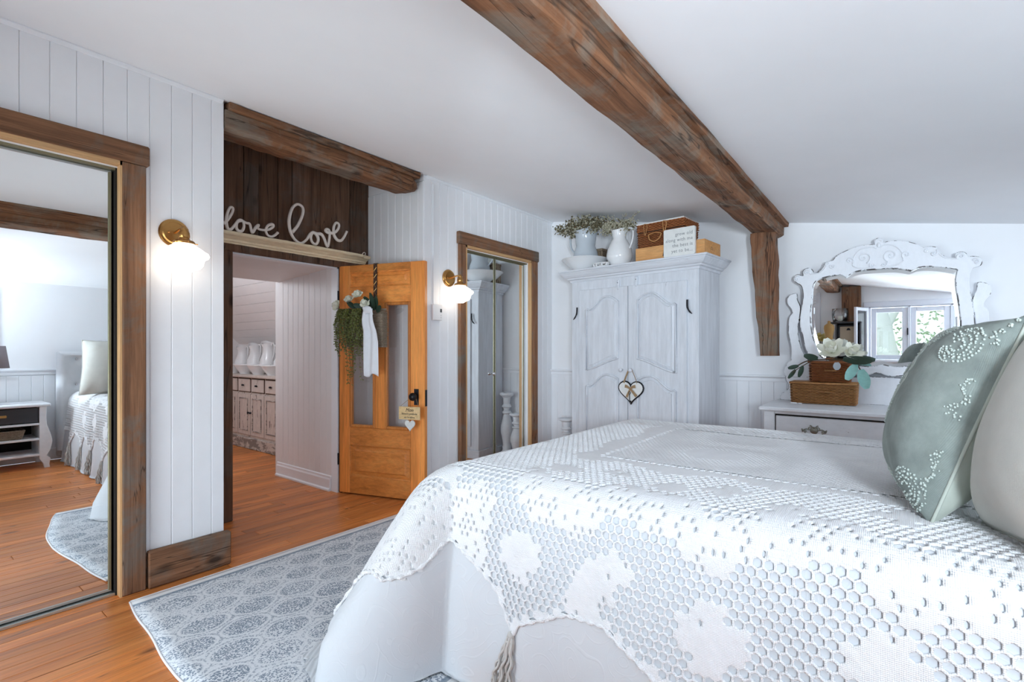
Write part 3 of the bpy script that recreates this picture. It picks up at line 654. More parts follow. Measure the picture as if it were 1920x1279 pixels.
# ---------------------------------------------------------------- sconces
def sconce(y,z,label):
    t=thing('wall_sconce',label,'lamp',(WX,y,z),'brass wall sconces')
    m=MB(); m.lathe([(.074,0),(.076,.006),(.070,.014),(.060,.013),(.054,.018),(.0001,.020)],(WX,y,z),32,(1,0,0)); m.ball((WX+.022,y-.03,z),.006); m.ball((WX+.022,y+.03,z),.006); obj('backplate',m,M['brass'],t,smooth=35)
    m=MB(); m.tube(smooth_path([(WX+.015,y,z),(WX+.06,y,z+.006),(WX+.12,y,z+.012),(WX+.140,y,z+.010)],4),.0065,10); m.ball((WX+.142,y,z+.008),.013); obj('arm',m,M['brass'],t,smooth=True)
    c=(WX+.142,y,z-.105)
    m=MB(); m.lathe([(.012,.115),(.020,.108),(.020,.096),(.026,.088),(.027,.066),(.024,.060),(.030,.050),(.047,.043),(.052,.034),(.050,.028),(.0001,.028)],c,24)
    m.tube([(c[0],c[1]+.05,c[2]+.036),(c[0],c[1]+.066,c[2]+.036)],.003,6); m.tube([(c[0]+.05,c[1],c[2]+.036),(c[0]+.066,c[1],c[2]+.036)],.003,6); obj('socket',m,M['brass'],t,smooth=35)
    m=MB(); m.lathe([(.046,.030),(.054,.020),(.080,.004),(.100,-.012),(.112,-.018),(.117,-.030),(.112,-.042),(.098,-.050),(.092,-.062),(.088,-.082),(.076,-.098),(.056,-.106),(.044,-.112),(.030,-.121),(.0001,-.124)],c,36); obj('glass_shade',m,M['shade'],t,smooth=True)
    return t
sconce(1.040,1.890,'brass wall sconce with lit milk glass shade nearest the large mirror')
sconce(3.150,1.885,'brass wall sconce with lit milk glass shade above the thermostat')
# thermostat and its cable
th=thing('thermostat','white wall thermostat with small grey screen beside the pine door','thermostat',(WX,3.02,1.50))
m=MB(); m.box(WX,WX+.030,2.945,3.050,1.505,1.645,.005); obj('case',m,M['thermo'],th)
m=MB(); m.box(WX+.029,WX+.0315,3.020,3.042,1.575,1.605,.001); obj('screen',m,M['screen'],th)
m=MB(); [m.ball((WX+.030,3.031,z),.003,6,4) for z in (1.548,1.530)]; obj('button',m,M['screen'],th)
m=MB(); m.tube([(WX+.004,2.965,1.645),(WX+.004,2.965,2.10),(WX+.004,2.965,2.66)],.0035,6); obj('cable',m,M['trim'],th)
# ---------------------------------------------------------------- hanging wall basket on the door with its contents
def weave(mb, cx,cy, w,d, z0,z1, rows, amp=.0035, r=.0035, flare=0.0, stakes=40, rnd=.02):
    """woven strands around a rounded-rectangle basket"""
    def pt(s,off,k):
        hw,hd=w/2*k,d/2*k; per=[(-hw,-hd),(hw,-hd),(hw,hd),(-hw,hd)]; L=[2*hw,2*hd,2*hw,2*hd]; T=sum(L); q=s*T
        for i in range(4):
            if q<=L[i]: break
            q-=L[i]
        a,b=per[i],per[(i+1)%4]; f=q/L[i]; nx,ny=((0,-1),(1,0),(0,1),(-1,0))[i]
        x,y=a[0]+(b[0]-a[0])*f,a[1]+(b[1]-a[1])*f
        x=max(-hw+.012,min(hw-.012,x))if i in(0,2) else x
        return (x+nx*off,y+ny*off)
    for j in range(rows):
        z=z0+(z1-z0)*(j+.5)/rows; k=1+flare*(j/rows); pts=[]
        n=stakes*4
        for i in range(n):
            o=amp*math.sin(PI*i/2+PI*j+.8); x,y=pt(i/n,o,k); pts.append((cx+x,cy+y,z))
        mb.tube(pts,r,4,closed=True,flat=(z1-z0)/rows/2/r*.84)
    return mb
def rotz(mb,i0,c,ang):
    Mx=Matrix.Translation(Vector((c[0],c[1],0)))@Matrix.Rotation(ang,4,'Z')@Matrix.Translation(Vector((-c[0],-c[1],0)))
    return mb.xf(Mx,i0)
bk=thing('hanging_basket','flat woven wall basket hung on the pine door by a brown ribbon','basket',D(.32,1.27,.05))
m=MB(); c=D(.325,0,.050); weave(m,c.x,c.y,.365,.075,1.275,1.585,26,.003,.0035,.03,34); rotz(m,0,(c.x,c.y),DA); obj('weave',m,M['wick3'],bk,smooth=True)
m=MB(); m.box(c.x-.178,c.x+.178,c.y-.034,c.y+.034,1.275,1.56); rotz(m,0,(c.x,c.y),DA); obj('lining',m,M['wick3'],bk)
m=MB()
pp=[D(.325+.19*math.cos(w)*1.0,1.592,.05+.042*math.sin(w)) for w in [2*PI*i/40 for i in range(40)]]; m.tube(pp,.007,6,closed=True); obj('rim',m,M['wick3'],bk,smooth=True)
m=MB(); dbox(m,.361,.397,1.57,1.988,.001,.004,0); dbox(m,.361,.397,1.986,1.990,-TH-.004,.004,0); dbox(m,.361,.397,1.80,1.988,-TH-.004,-TH-.001,0)
rb=obj('ribbon',m,M['ribbon'],bk)
m=MB()
for k in range(26): m.tube([D(.366+.026*abs(((k*.5)%2)-1),1.60+k*.0148,.0045),D(.366+.026*abs((((k+1)*.5)%2)-1),1.60+(k+1)*.0148,.0045)],.0018,4)
obj('lace',m,M['brass'],rb)
def petal(mb, base, d, up, L, Wd, curl, cup, nu=6, nv=5, tip=.35):
    d=Vector(d).normalized(); up=Vector(up); up=(up-d*up.dot(d)).normalized(); sd=d.cross(up)
    def fn(a,b):
        t=b; wv=Wd*(math.sin(PI*min(1,(t*.78+.12)))**.8); s=(a-.5)*2
        ang=curl*t; p=Vector(base)+d*(L*math.sin(ang)/curl if abs(curl)>1e-3 else L*t)+up*(L*(1-math.cos(ang))/curl if abs(curl)>1e-3 else 0)
        return p+sd*(s*wv*.5)+up*(cup*s*s*wv)
    return mb.grid(fn,nu,nv)
def bloom(name,c,ax,R,label,group,mat,layers=((5,1.0,.75,-.2),(5,.85,.95,.5),(4,.6,1.0,1.1)),cat='flower',seed=0,cupk=.25,core=True):
    r=random.Random(seed); t=thing(name,label,cat,c,group); ax=Vector(ax).normalized(); a=ax.orthogonal().normalized(); b=ax.cross(a)
    for li,(n,l,wd,lift) in enumerate(layers):
        for k in range(n):
            w=2*PI*(k+.5*li)/n+r.uniform(-.15,.15); dd=a*math.cos(w)+b*math.sin(w); e=lift
            d=dd*math.cos(e)+ax*math.sin(e); u=ax*math.cos(e)-dd*math.sin(e)
            m=MB(); petal(m,Vector(c)+dd*R*.04+ax*(.02*R*li),d,u,R*l,R*wd,.9+.25*li,cupk); obj('petal',m,mat,t,smooth=True,recalc=False)
    if core: m=MB(); m.ball(Vector(c)+ax*R*.28,R*.20,8,6); obj('stamen',m,M['petal2'],t,smooth=True)
    return t
PEO=((6,.95,.9,-.1),(5,.9,1.0,.55),(5,.8,1.0,1.05),(3,.6,.9,1.35))
for k,(u,z,n,R,ax,lab) in enumerate(((.095,1.625,.13,.055,(-.3,-.8,.25),'white peony leftmost in the hanging basket'),(.205,1.668,.12,.048,(.1,-.7,.8),'white peony second from the left in the hanging basket'),(.290,1.705,.12,.052,(.2,-.7,.8),'topmost white peony in the hanging basket'),(.375,1.635,.125,.050,(.1,-.9,.3),'white peony beside the ribbon and above the scarf'))):
    bloom('peony',D(u,z,n),DU*ax[0]-DN*ax[1]+Vector((0,0,ax[2])),R,lab,'white peonies',M['petal'],PEO,seed=k,cupk=.3)
def leafmb(mb,base,d,up,L,Wd,curl=.4):
    return petal(mb,base,d,up,L,Wd,curl,.12,4,6)
sp=thing('leaf_spray','dark green pointed leaf sprig beside the peonies in the hanging basket','foliage',D(.44,1.60,.08))
for (u,z,du,dz,L) in ((.43,1.58,.12,1,.16),(.44,1.59,.5,.9,.13),(.42,1.60,-.4,.8,.12),(.45,1.57,.8,.35,.11),(.33,1.60,-.6,.3,.09),(.24,1.60,-.3,.5,.09),(.17,1.59,.5,-.1,.08)):
    m=MB(); leafmb(m,D(u,z,.09),DU*du+Vector((0,0,dz))+DN*.3,DN,L,.05); obj('leaf',m,M['leaf'],sp,smooth=True,recalc=False)
vn=thing('trailing_vine','green trailing string vine spilling out of the hanging basket','plant',D(.24,1.0,.1))
stm=MB(); lv=MB(); r=random.Random(21)
for s_ in range(46):
    u=r.uniform(.12,.325); n=.095+r.random()*.05; zb=1.60; Lz=r.uniform(.22,.42) if s_<36 else r.uniform(.45,.66)
    if u>.32: Lz*=.8
    du=(u-.25)*.30+r.uniform(-.03,.03); pts=[]
    if Lz>.44: u=r.uniform(.17,.30); du=r.uniform(-.02,.04)
    for q in range(9):
        f=q/8; pts.append(D(u+du*math.sin(f*1.6)+.008*math.sin(q*2.1+s_),zb+.02*math.sin(PI*f)-Lz*f*f*.35-Lz*.65*f,n+.03*math.sin(PI*f)))
    P=smooth_path(pts,3); stm.tube(P,.0012,4)
    for i in range(1,len(P)):
        for _ in range(3):
            w=r.uniform(0,2*PI); dd=DU*math.cos(w)+DN*math.sin(w)*.8+Vector((0,0,r.uniform(-.6,.1))); leafmb(lv,P[i],dd,DN,r.uniform(.012,.020),r.uniform(.009,.013),.5) if False else lv.add([P[i],P[i]+dd*.009+DN.cross(dd)*.006,P[i]+dd*.017,P[i]+dd*.009-DN.cross(dd)*.006],[(0,1,2,3)])
obj('stem',stm,M['stem'],vn); o=obj('leaves',lv,M['vine'],vn,recalc=False); o['kind']='stuff'
# white muslin scarf tied on the basket
m=MB()
def scf(a,b):
    t=b; u0=.372+.008*t; u1=.462+.045*min(1,t*2)
    if t>.93: pass
    u=u0+(u1-u0)*a; z=1.590-.545*t-(.015*math.sin(a*7) if t>.9 else 0); n=.150+.012*math.sin(a*9+t*2)+.02*math.sin(PI*min(1,t*3))
    return D(u,z,n)
m.grid(scf,22,26); 
def sc2(a,b): return D(.372+.085*a+.02*b,1.600-.06*b+.012*math.sin(PI*a),0.168+.014*math.sin(PI*a)*math.sin(PI*b))
m.grid(sc2,10,8); def_s=obj('muslin_scarf',m,M['scarf'],smooth=True,recalc=False); sm=def_s.modifiers.new('s','SOLIDIFY'); sm.thickness=.002
tag(def_s,'white muslin scarf hanging down from the wall basket on the door','scarf')
# ---------------------------------------------------------------- armoire (slightly turned towards the room)
AA=math.radians(-5.5); AU=Vector((math.cos(AA),math.sin(AA),0)); AN=Vector((math.sin(AA),-math.cos(AA),0)); AO=Vector((.468,4.345,0)); UP=Vector((0,0,1))
def A(u,w,z): return AO+AU*u-AN*w+UP*z           # w = depth behind the front face
def abox(mb,u0,u1,w0,w1,z0,z1,c=.003):
    i=len(mb.v); mb.box(u0,u1,w0,w1,z0,z1,c)
    for k in range(i,len(mb.v)): v=mb.v[k]; mb.v[k]=tuple(A(*v))
    return mb
ar=thing('armoire','tall white antiqued armoire with two arched panel doors and a moulded cornice','armoire',A(.77,.2,.0))
m=MB(); abox(m,.131,1.421,.0,.45,.10,1.945,.004); obj('carcass',m,M['armoire'],ar)
m=MB(); abox(m,.115,1.437,-.015,.45,.001,.10,.006); obj('plinth',m,M['armoireX'],ar)
# cornice: profile mitred round three sides
prof=[(0,1.925),(.010,1.925),(.012,1.945),(.030,1.950),(.034,1.962),(.048,1.968),(.062,1.985),(.074,2.004),(.080,2.010),(.080,2.016),(.090,2.020),(.092,2.034),(0,2.036)]
m=MB(); ru=[(.131-p[0]*1.25,p[1],-p[0],) for p in prof]
ends=[]
for (cu,cw,su,sw) in ((.131,.45,-1,0),(.131,0,-1,-1),(1.421,0,1,-1),(1.421,.45,1,0)):
    ends.append([A(cu+su*p[0]*1.12,cw+sw*p[0],p[1]) for p in prof])
m.loft(ends,cap=True); abox(m,.131,1.421,.0,.45,1.93,2.036,0); obj('cornice',m,M['armoireX'],ar)
def arch(u0,u1,zlow,zpk,zc,flip,n=22):
    """top edge of an arched panel from the hinge side (low) over the peak to the centre side"""
    P=[]
    for i in range(n+1):
        f=i/n
        if f<.06: z=zlow+ (.012 if f>.03 else 0)
        elif f<.64: g=(f-.06)/.58; z=zlow+.004+(zpk-zlow-.004)*(g*g*(3-2*g))
        else: g=(f-.64)/.36; z=zpk-(zpk-zc)*g*g
        P.append((u0+(u1-u0)*f,z))
    return P
def scurve(u0,u1,z0,z1,n=14): return [(u0+(u1-u0)*i/n,z0+(z1-z0)*((i/n)**2*(3-2*i/n)*.5+.5*(i/n))) for i in range(n+1)]
def apanel(door,u0,u1,top,bot):
    lo=top+bot[::-1]
    if u1<u0: lo=lo[::-1]
    P=[A(p[0],-.0225,p[1]) for p in lo]
    m=MB(); m.tube(P,.0105,6,closed=True,flat=.85); obj('panel_moulding',m,M['armoire'],door,smooth=40)
    m=MB(); c0=sum(p[0] for p in lo)/len(lo); c1=sum(p[1] for p in lo)/len(lo)
    for sx,sz in ((.955,.978),(1.045,1.020)): m.tube([A(c0+(p[0]-c0)*sx,-.0185,c1+(p[1]-c1)*sz) for p in lo],.0028,4,closed=True)  # thin darker grey lines inside and outside the moulding
    obj('groove_line',m,M['grey_line'],door,smooth=40)
    cx=sum(p[0] for p in lo)/len(lo); cz=sum(p[1] for p in lo)/len(lo)
    m=MB(); s0,s1,s2=.93,.86,.80
    rings=[]
    for s_,w in ((.965,-.018),(.93,-.020),(.84,-.027),(.80,-.0275)):
        rings.append([A(cx+(p[0]-cx)*s_,w,cz+(p[1]-cz)*(1-(1-s_)*.55)) for p in lo])
    m.loft(rings); obj('panel_field',m,M['armoire'],door)
    m=MB(); P2=[A(cx+(p[0]-cx)*.80,-.0275,cz+(p[1]-cz)*.89) for p in lo]; m.tube(P2,.0035,4,closed=True); obj('panel_bead',m,M['armoire'],door,smooth=40)
for side in (0,1):
    u0,u1=((.232,.770),(.776,1.326))[side]
    m=MB(); abox(m,u0,u1,-.018,-.0005,.14,1.838,.003); dd=obj('door',m,M['armoire'],ar)
    if side==0: h,c=.318,.672
    else: h,c=1.232,.872
    apanel(dd,h,c,arch(h,c,1.637,1.758,1.70,side),scurve(h,c,1.060,1.176))
    apanel(dd,h,c,arch(h,c,.900,1.022,.985,side),scurve(h,c,.26,.36))
    uk=(.716,.815)[side]
    m=MB(); m.lathe([(.008,0),(.007,.014),(.014,.020),(.019,.030),(.019,.036),(.013,.045),(.0001,.048)],A(uk,-.018,1.070),16,AN); obj('knob',m,M['armoireX'],dd,smooth=True)
    m=MB(); uh=(.212,1.334)[side]; sgn=(-1,1)[side]
    m.tube(smooth_path([A(uh,-.022,1.672),A(uh,-.024,1.635),A(uh+sgn*.004,-.026,1.605),A(uh+sgn*.020,-.028,1.575),A(uh+sgn*.042,-.024,1.553)],4),[.008]*9+[.007,.006,.006,.007,.007,.005,.004,.003],8); obj('strap_hinge',m,M['iron'],dd,smooth=True)
for u,z in ((.668,1.862),(.856,1.876)):
    m=MB(); abox(m,u-.014,u+.014,-.022,0,z-.052,z+.038,.006); l=obj('turn_latch',m,M['armoireX'],ar); m=MB(); m.ball(A(u,-.023,z+.012),.004,8,5); obj('screw',m,M['iron'],l)
# heart hung on the right-hand knob
hh=thing('heart_ornament','white wooden heart with burlap bow and iron key hanging from the armoire knob','ornament',A(.815,-.05,.78))
FR=(A(.818,-.046,.868),AU,UP,AN)
m=MB(); hp=heart(.245,.20); m.prism(hp,FR,.014,0,.003); obj('heart',m,M['signw'],hh)
m=MB(); P=[Vector(FR[0])+AU*(p[0]*1.0)+UP*(p[1]*1.0)-AN*.007 for p in hp]; m.tube(P,.0085,6,closed=True); obj('dark_edge',m,M['iron'],hh,smooth=True)
m=MB(); m.tube(smooth_path([A(.752,-.05,.955),A(.768,-.05,1.00),A(.800,-.045,1.075),A(.815,-.045,1.083),A(.830,-.045,1.075),A(.868,-.05,1.00),A(.882,-.05,.955)],4),.007,6,flat=.4); obj('ribbon',m,M['burlap'],hh,smooth=True)
m=MB()
def bow(c,pts,w):
    P=smooth_path([c+AU*a+UP*b+AN*d for a,b,d in pts],5); Mx=MB()
    for i in range(len(P)-1):
        pass
    vs=[];fs=[]
    for i,p in enumerate(P):
        t=(P[min(i+1,len(P)-1)]-P[max(i-1,0)]).normalized(); s=t.cross(AN).normalized(); ww=w*(.35+.65*math.sin(PI*min(1,(i+2)/(len(P)+1)*1.0)) if False else .55+.45*i/len(P)); vs+= [p+s*ww,p-s*ww]
    for i in range(len(P)-1): fs.append((2*i,2*i+1,2*i+3,2*i+2))
    m.add(vs,fs)
c0=A(.818,-.052,.905)
bow(c0,[(0,0,0),(-.03,.018,.008),(-.052,.022,.006)],.016); bow(c0,[(0,0,0),(.03,.018,.008),(.055,.022,.006)],.016)
bow(c0,[(0,0,0),(-.018,-.04,.004),(-.035,-.078,.003)],.013); bow(c0,[(0,0,0),(.03,-.03,.004),(.062,-.066,.003)],.015); m.ball(c0,.010,8,5)
obj('bow',m,M['burlap'],hh,recalc=False)
m=MB(); kz=.868; m.tube([A(.812+.010*math.cos(w),-.054,kz+.010*math.sin(w)) for w in [2*PI*i/14 for i in range(14)]],.003,6,closed=True); m.tube([A(.812,-.054,kz-.010),A(.812,-.054,kz-.085)],.0035,6); abox(m,.812,.828,-.056,-.052,kz-.086,kz-.070,0); obj('key',m,M['iron'],hh)
# ---------------------------------------------------------------- things on the armoire
TZ=2.036
def bowl(c,R,H,name,label,cat='bowl',mat=None,group=None):
    m=MB(); m.lathe([(.0001,.004),(R*.38,.004),(R*.42,0),(R*.46,.0),(R*.47,.012),(R*.60,H*.30),(R*.78,H*.62),(R*.93,H*.90),(R,H),(R*.985,H+.006),(R*.93,H*.95),(R*.74,H*.62),(R*.52,H*.26),(R*.36,.016),(.0001,.014)],c,40); return tag(obj(name,m,mat or M['china'],smooth=35),label,cat,group)
def jug(c,H,R,ang,name,label,mat,belly=.32,neck=.62,lip=.10,group=None,hand=.55):
    """pitcher: spout towards ang, handle opposite"""
    t=thing(name,label,'pitcher',c,group); m=MB()
    prof=[(R*.60,0),(R*.66,.006),(R*.66,.014),(R*.80,H*.10),(R*.98,H*.24),(R,H*belly),(R*.93,H*.46),(R*.74,H*.62),(R*neck,H*.76),(R*neck*1.02,H*.86),(R*neck*1.15,H*.93),(R*neck*1.28,H)]
    inn=[(r_*.93,z) for r_,z in prof[::-1] if z>H*.1]+[(.0001,H*.1)]
    n=32; vs=[];fs=[]; pr=prof+inn; K=len(prof)
    for k,(r_,z) in enumerate(pr):
        for i in range(n):
            w=2*PI*i/n; f=max(0,(z-H*.70)/(H*.30)); cs=math.cos(w)
            rr_=r_*(1+ (lip*6*R/R*.6)*f*f*max(0,cs)**4)+0; zz=z+f*f*H*(.13*max(0,cs)**2 - .02+ .07*max(0,-cs)**2)
            vs.append(Vector(c)+Vector((rr_*math.cos(w+ang),rr_*math.sin(w+ang),zz)))
    for k in range(len(pr)-1):
        for i in range(n): j=(i+1)%n; fs.append((k*n+i,k*n+j,(k+1)*n+j,(k+1)*n+i))
    fs.append(tuple(range(n))[::-1]); m.add(vs,fs); obj('body',m,mat,t,smooth=50)
    d=Vector((-math.cos(ang),-math.sin(ang),0)); C=Vector(c); m=MB()
    P=smooth_path([C+d*(R*neck*1.0)+UP*(H*.93),C+d*(R*(neck+.25))+UP*(H*1.02),C+d*(R*(neck+.62))+UP*(H*.97),C+d*(R*(neck+.68))+UP*(H*.80),C+d*(R*(neck+.55))+UP*(H*.60),C+d*(R*.80)+UP*(H*.42)],5)
    m.tube(P,[R*.10]*len(P),8,flat=.75); obj('handle',m,mat,t,smooth=True); return t
bc=A(.195,.135,TZ); bowl(bc,.235,.125,'wash_bowl','large white ironstone bowl holding the blue-grey jug on the armoire')
aAng=AA
jug(A(.205,.135,TZ+.018),.395,.128,aAng,'blue_grey_jug','blue-grey ironstone jug standing in the large bowl',M['china2'],.26,.80,.05)
jug(A(.632,.075,TZ),.345,.122,aAng+PI,'white_pitcher','white pear-shaped pitcher between the bowl and the wicker case',M['china'],.30,.50,.10)
def dried(name,c,H,spread,label,seed,n,mats,lean=(0,0),thick=.010):
    r=random.Random(seed); t=thing(name,label,'dried flowers',c); st=MB(); fl=MB(); sd=MB()
    for i in range(n):
        a=r.uniform(0,2*PI); s_=spread*math.sqrt(r.random()); h=H*(.55+.45*r.random())*(1-.25*s_/spread)
        tip=Vector(c)+AU*(s_*math.cos(a)*1.15+lean[0]*h)+AN*(s_*math.sin(a)*.55)+UP*h
        mid=Vector(c)+(tip-Vector(c))*.5+UP*h*.10
        P=smooth_path([c,mid,tip],4); st.tube(P,.0014,4)
        for p in P[3:]:
            for _ in range(4):
                q=p+Vector((r.gauss(0,.016),r.gauss(0,.014),r.gauss(0,.016)))
                (fl if r.random()<mats else sd).ball(q,thick*r.uniform(.5,1.0),5,3)
    obj('stems',st,M['drys'],t); o=obj('blossoms',fl,M['dry'],t,recalc=False); o['kind']='stuff'; o=obj('seed_heads',sd,M['drys'],t,recalc=False); o['kind']='stuff'; return t
dried('dark_dried_bunch',A(.185,.10,TZ+.33),.232,.27,'dark brown and cream dried flowers in the blue-grey jug',31,120,.50,(-.1,0),.0105)
dried('pale_dried_bunch',A(.632,.065,TZ+.31),.130,.17,'pale dried flowers with tall twigs in the white pitcher',32,64,.78,(-.15,0),.010)
tb=bpy.data.objects['pale_dried_bunch']; st=MB(); fl=MB(); r=random.Random(8)
for (du,h) in ((-.16,.185),(-.05,.16),(.09,.170),(.22,.165),(.17,.13),(-.10,.17)):
    P=smooth_path([A(.632,.065,TZ+.31),A(.632+du*.45,.05,TZ+.31+h*.6),A(.632+du,.04,TZ+.31+h)],6); st.tube(P,.0016,4)
    for p in P[4:]:
        for _ in range(3): fl.ball(p+Vector((r.gauss(0,.007),r.gauss(0,.006),r.gauss(0,.006))),.0055*r.uniform(.6,1.1),5,3)
obj('twig',st,M['drys'],tb); o=obj('twig_buds',fl,M['dry'],tb,recalc=False); o['kind']='stuff'
# small pierced white dish at the front edge
td=thing('pierced_dish','tiny white pierced soap dish at the front edge of the armoire top','dish',A(.505,-.045,TZ))
m=MB(); m.tube([A(.505+.082*math.cos(w),-.045+.035*math.sin(w),TZ+.034) for w in [2*PI*i/28 for i in range(28)]],.005,6,closed=True); m.tube([A(.505+.074*math.cos(w),-.045+.031*math.sin(w),TZ+.005) for w in [2*PI*i/28 for i in range(28)]],.005,6,closed=True); obj('rim',m,M['china'],td,smooth=True)
m=MB()
for i in range(8): w=2*PI*(i+.5)/8; m.tube([A(.505+.074*math.cos(w),-.045+.031*math.sin(w),TZ+.004),A(.505+.082*math.cos(w),-.045+.035*math.sin(w),TZ+.034)],.008,6)
obj('post',m,M['china'],td,smooth=True)
# wooden wine crate
cr=thing('wine_crate','long orange pine crate under the wicker case on the armoire','crate',A(1.18,.12,TZ))
for k,(q) in enumerate(((.868,1.490,-.045,-.032),(.868,1.490,.272,.285))): m=MB(); abox(m,q[0],q[1],q[2],q[3],TZ,TZ+.118,.001); obj('side_board',m,M['crate'],cr)
for q in ((.868,.881),(1.477,1.490)): m=MB(); abox(m,q[0],q[1],-.0315,.2715,TZ,TZ+.118,.001); obj('end_board',m,M['crate'],cr)
m=MB(); abox(m,.881,1.477,-.031,.271,TZ+.001,TZ+.010,0); obj('bottom',m,M['crate'],cr); m=MB(); abox(m,.881,1.477,-.031,.271,TZ+.104,TZ+.114,0); obj('lid',m,M['crate'],cr)
m=MB(); t=text_mb('R',.085,(A(1.145,-.0455,TZ+.022),AU,UP,AN),.0004,shear=.2); m.add(t.v,t.f); t=text_mb('C L',.034,(A(1.4905,.10,TZ+.046),-AN,UP,AU),.0004,shear=.2); m.add(t.v,t.f); obj('stamp',m,M['inkb'],cr,recalc=False)
# wicker suitcase
ws=thing('wicker_case','chestnut wicker picnic case with rope loops on the pine crate','basket',A(1.08,.12,TZ+.118))
cc=A(1.085,.125,0); m=MB(); weave(m,cc.x,cc.y,.425,.28,TZ+.12,TZ+.255,13,.0045,.0048,.02,40); rotz(m,0,(cc.x,cc.y),AA); obj('body',m,M['wick2'],ws,smooth=True)
m=MB(); abox(m,1.085-.205,1.085+.205,-.012,.262,TZ+.119,TZ+.325,.01); obj('lining',m,M['wickd'],ws)
m=MB(); weave(m,cc.x,cc.y,.440,.295,TZ+.262,TZ+.330,6,.0045,.0048,.0,40); rotz(m,0,(cc.x,cc.y),AA)
for j in range(30): z=TZ+.332; u=.87+.43*j/29; m.tube([A(u,-.018,z),A(u,.125,z+.006),A(u,.268,z)],.0075,5,flat=.5)
obj('lid',m,M['wick2'],ws,smooth=True)
m=MB(); m.tube([A(.868,-.022,TZ+.334),A(1.303,-.022,TZ+.334),A(1.303,.272,TZ+.334),A(.868,.272,TZ+.334)],.006,6,closed=True); obj('lid_rim',m,M['signw'],ws,label='pale worn rim of the case lid')
for u in (.955,1.135): m=MB(); m.tube(smooth_path([A(u-.016,-.030,TZ+.315),A(u,-.034,TZ+.325),A(u+.018,-.030,TZ+.31),A(u+.012,-.034,TZ+.26),A(u,-.036,TZ+.225),A(u-.008,-.034,TZ+.26)],4,True),.0055,6,closed=True); obj('rope_loop',m,M['wick1'],ws,smooth=True)
m=MB(); m.tube(smooth_path([A(.985,-.028,TZ+.225),A(1.000,-.036,TZ+.185),A(1.045,-.040,TZ+.162),A(1.090,-.036,TZ+.185),A(1.105,-.028,TZ+.225)],5),.0065,6); m.tube(smooth_path([A(.985,-.030,TZ+.228),A(1.045,-.036,TZ+.238),A(1.105,-.030,TZ+.228)],4),.005,6); obj('handle',m,M['wick1'],ws,smooth=True)
# framed saying
sg=thing('saying_block','white block sign with typewriter saying leaning on the pine crate','sign',A(1.29,-.07,TZ))
def rr2(w,h,r_,n=5):
    P=[]
    for (cx,cy,a0) in ((w-r_,h-r_,0),(r_,h-r_,PI/2),(r_,r_,PI),(w-r_,r_,1.5*PI)):
        for i in range(n+1): a=a0+PI/2*i/n; P.append((cx+r_*math.cos(a),cy+r_*math.sin(a)))
    return P
m=MB(); m.prism(rr2(.272,.232,.012),(A(1.150,-.078,TZ),AU,UP,AN),.026,0,.002); obj('block',m,M['signw'],sg)
m=MB()
for k,s_ in enumerate(('grow old','along with me','the best is','yet to be...')):
    t=text_mb(s_,.040,(A(1.405,-.0785,TZ+.168-.046*k),AU,UP,AN),.0004,'RIGHT',spacing=1.12,width=.92); m.add(t.v,t.f)
obj('lettering',m,M['ink'],sg,recalc=False)
# carved corbels at the back
for k,(u,w) in enumerate(((.285,.33),(.180,.33))):
    m=MB(); P=[(0,0),(.10,0),(.105,.03),(.085,.07),(.075,.11),(.085,.16),(.105,.19),(.11,.235),(0,.235)]
    for j in range(4): m.prism([(p[0]*(1-.06*(j%2)),p[1]*.95) for p in P],(A(u+.025*j-.05,w+.05,TZ),AN,UP,AU),.020,0,.004)
    abox(m,u-.075,u+.035,w-.07,w+.055,TZ+.223,TZ+.25,.004); tag(obj('corbel',m,M['corbel']),'carved fluted corbel behind the jug bowl, '+('right' if k==0 else 'left')+' one of two','corbel','carved corbels')
# ---------------------------------------------------------------- candlesticks and socket in the corner
def candlestick(x,y,H,R,label):
    m=MB(); m.lathe([(R*.95,0),(R,.01),(R*.98,H*.04),(R*.70,H*.06),(R*.55,H*.10),(R*.62,H*.14),(R*.50,H*.17),(R*.62,H*.26),(R*.82,H*.38),(R*.80,H*.47),(R*.55,H*.60),(R*.42,H*.66),(R*.62,H*.675),(R*.60,H*.70),(R*.40,H*.715),(R*.42,H*.755),(R*.66,H*.775),(R*.60,H*.80),(R*.42,H*.82),(R*.50,H*.92),(R*.80,H*.95),(R*.95,H*.965),(R*.95,H*.99),(R*.85,H),(.0001,H*.99)],(x,y,0.001),28); return tag(obj('candlestick',m,M['dresser'],smooth=40),label,'candlestick','white turned candlesticks')
candlestick(.335,4.66,.515,.092,'shorter white turned candlestick beside the armoire'); candlestick(.515,4.70,.745,.088,'taller white turned candlestick hidden beside the armoire, seen in the closet mirror')
m=MB(); m.box(.19,.26,YB-.016,YB-.010,.40,.52,.004); so=thing('wall_socket','white electrical socket on the wainscot behind the candlesticks','socket',(.225,YB-.012,.40)); obj('plate',m,M['thermo'],so)
m=MB(); [m.box(.215,.235,YB-.018,YB-.0155,z,z+.025,.002) for z in (.425,.47)]; obj('outlet',m,M['screen'],so)
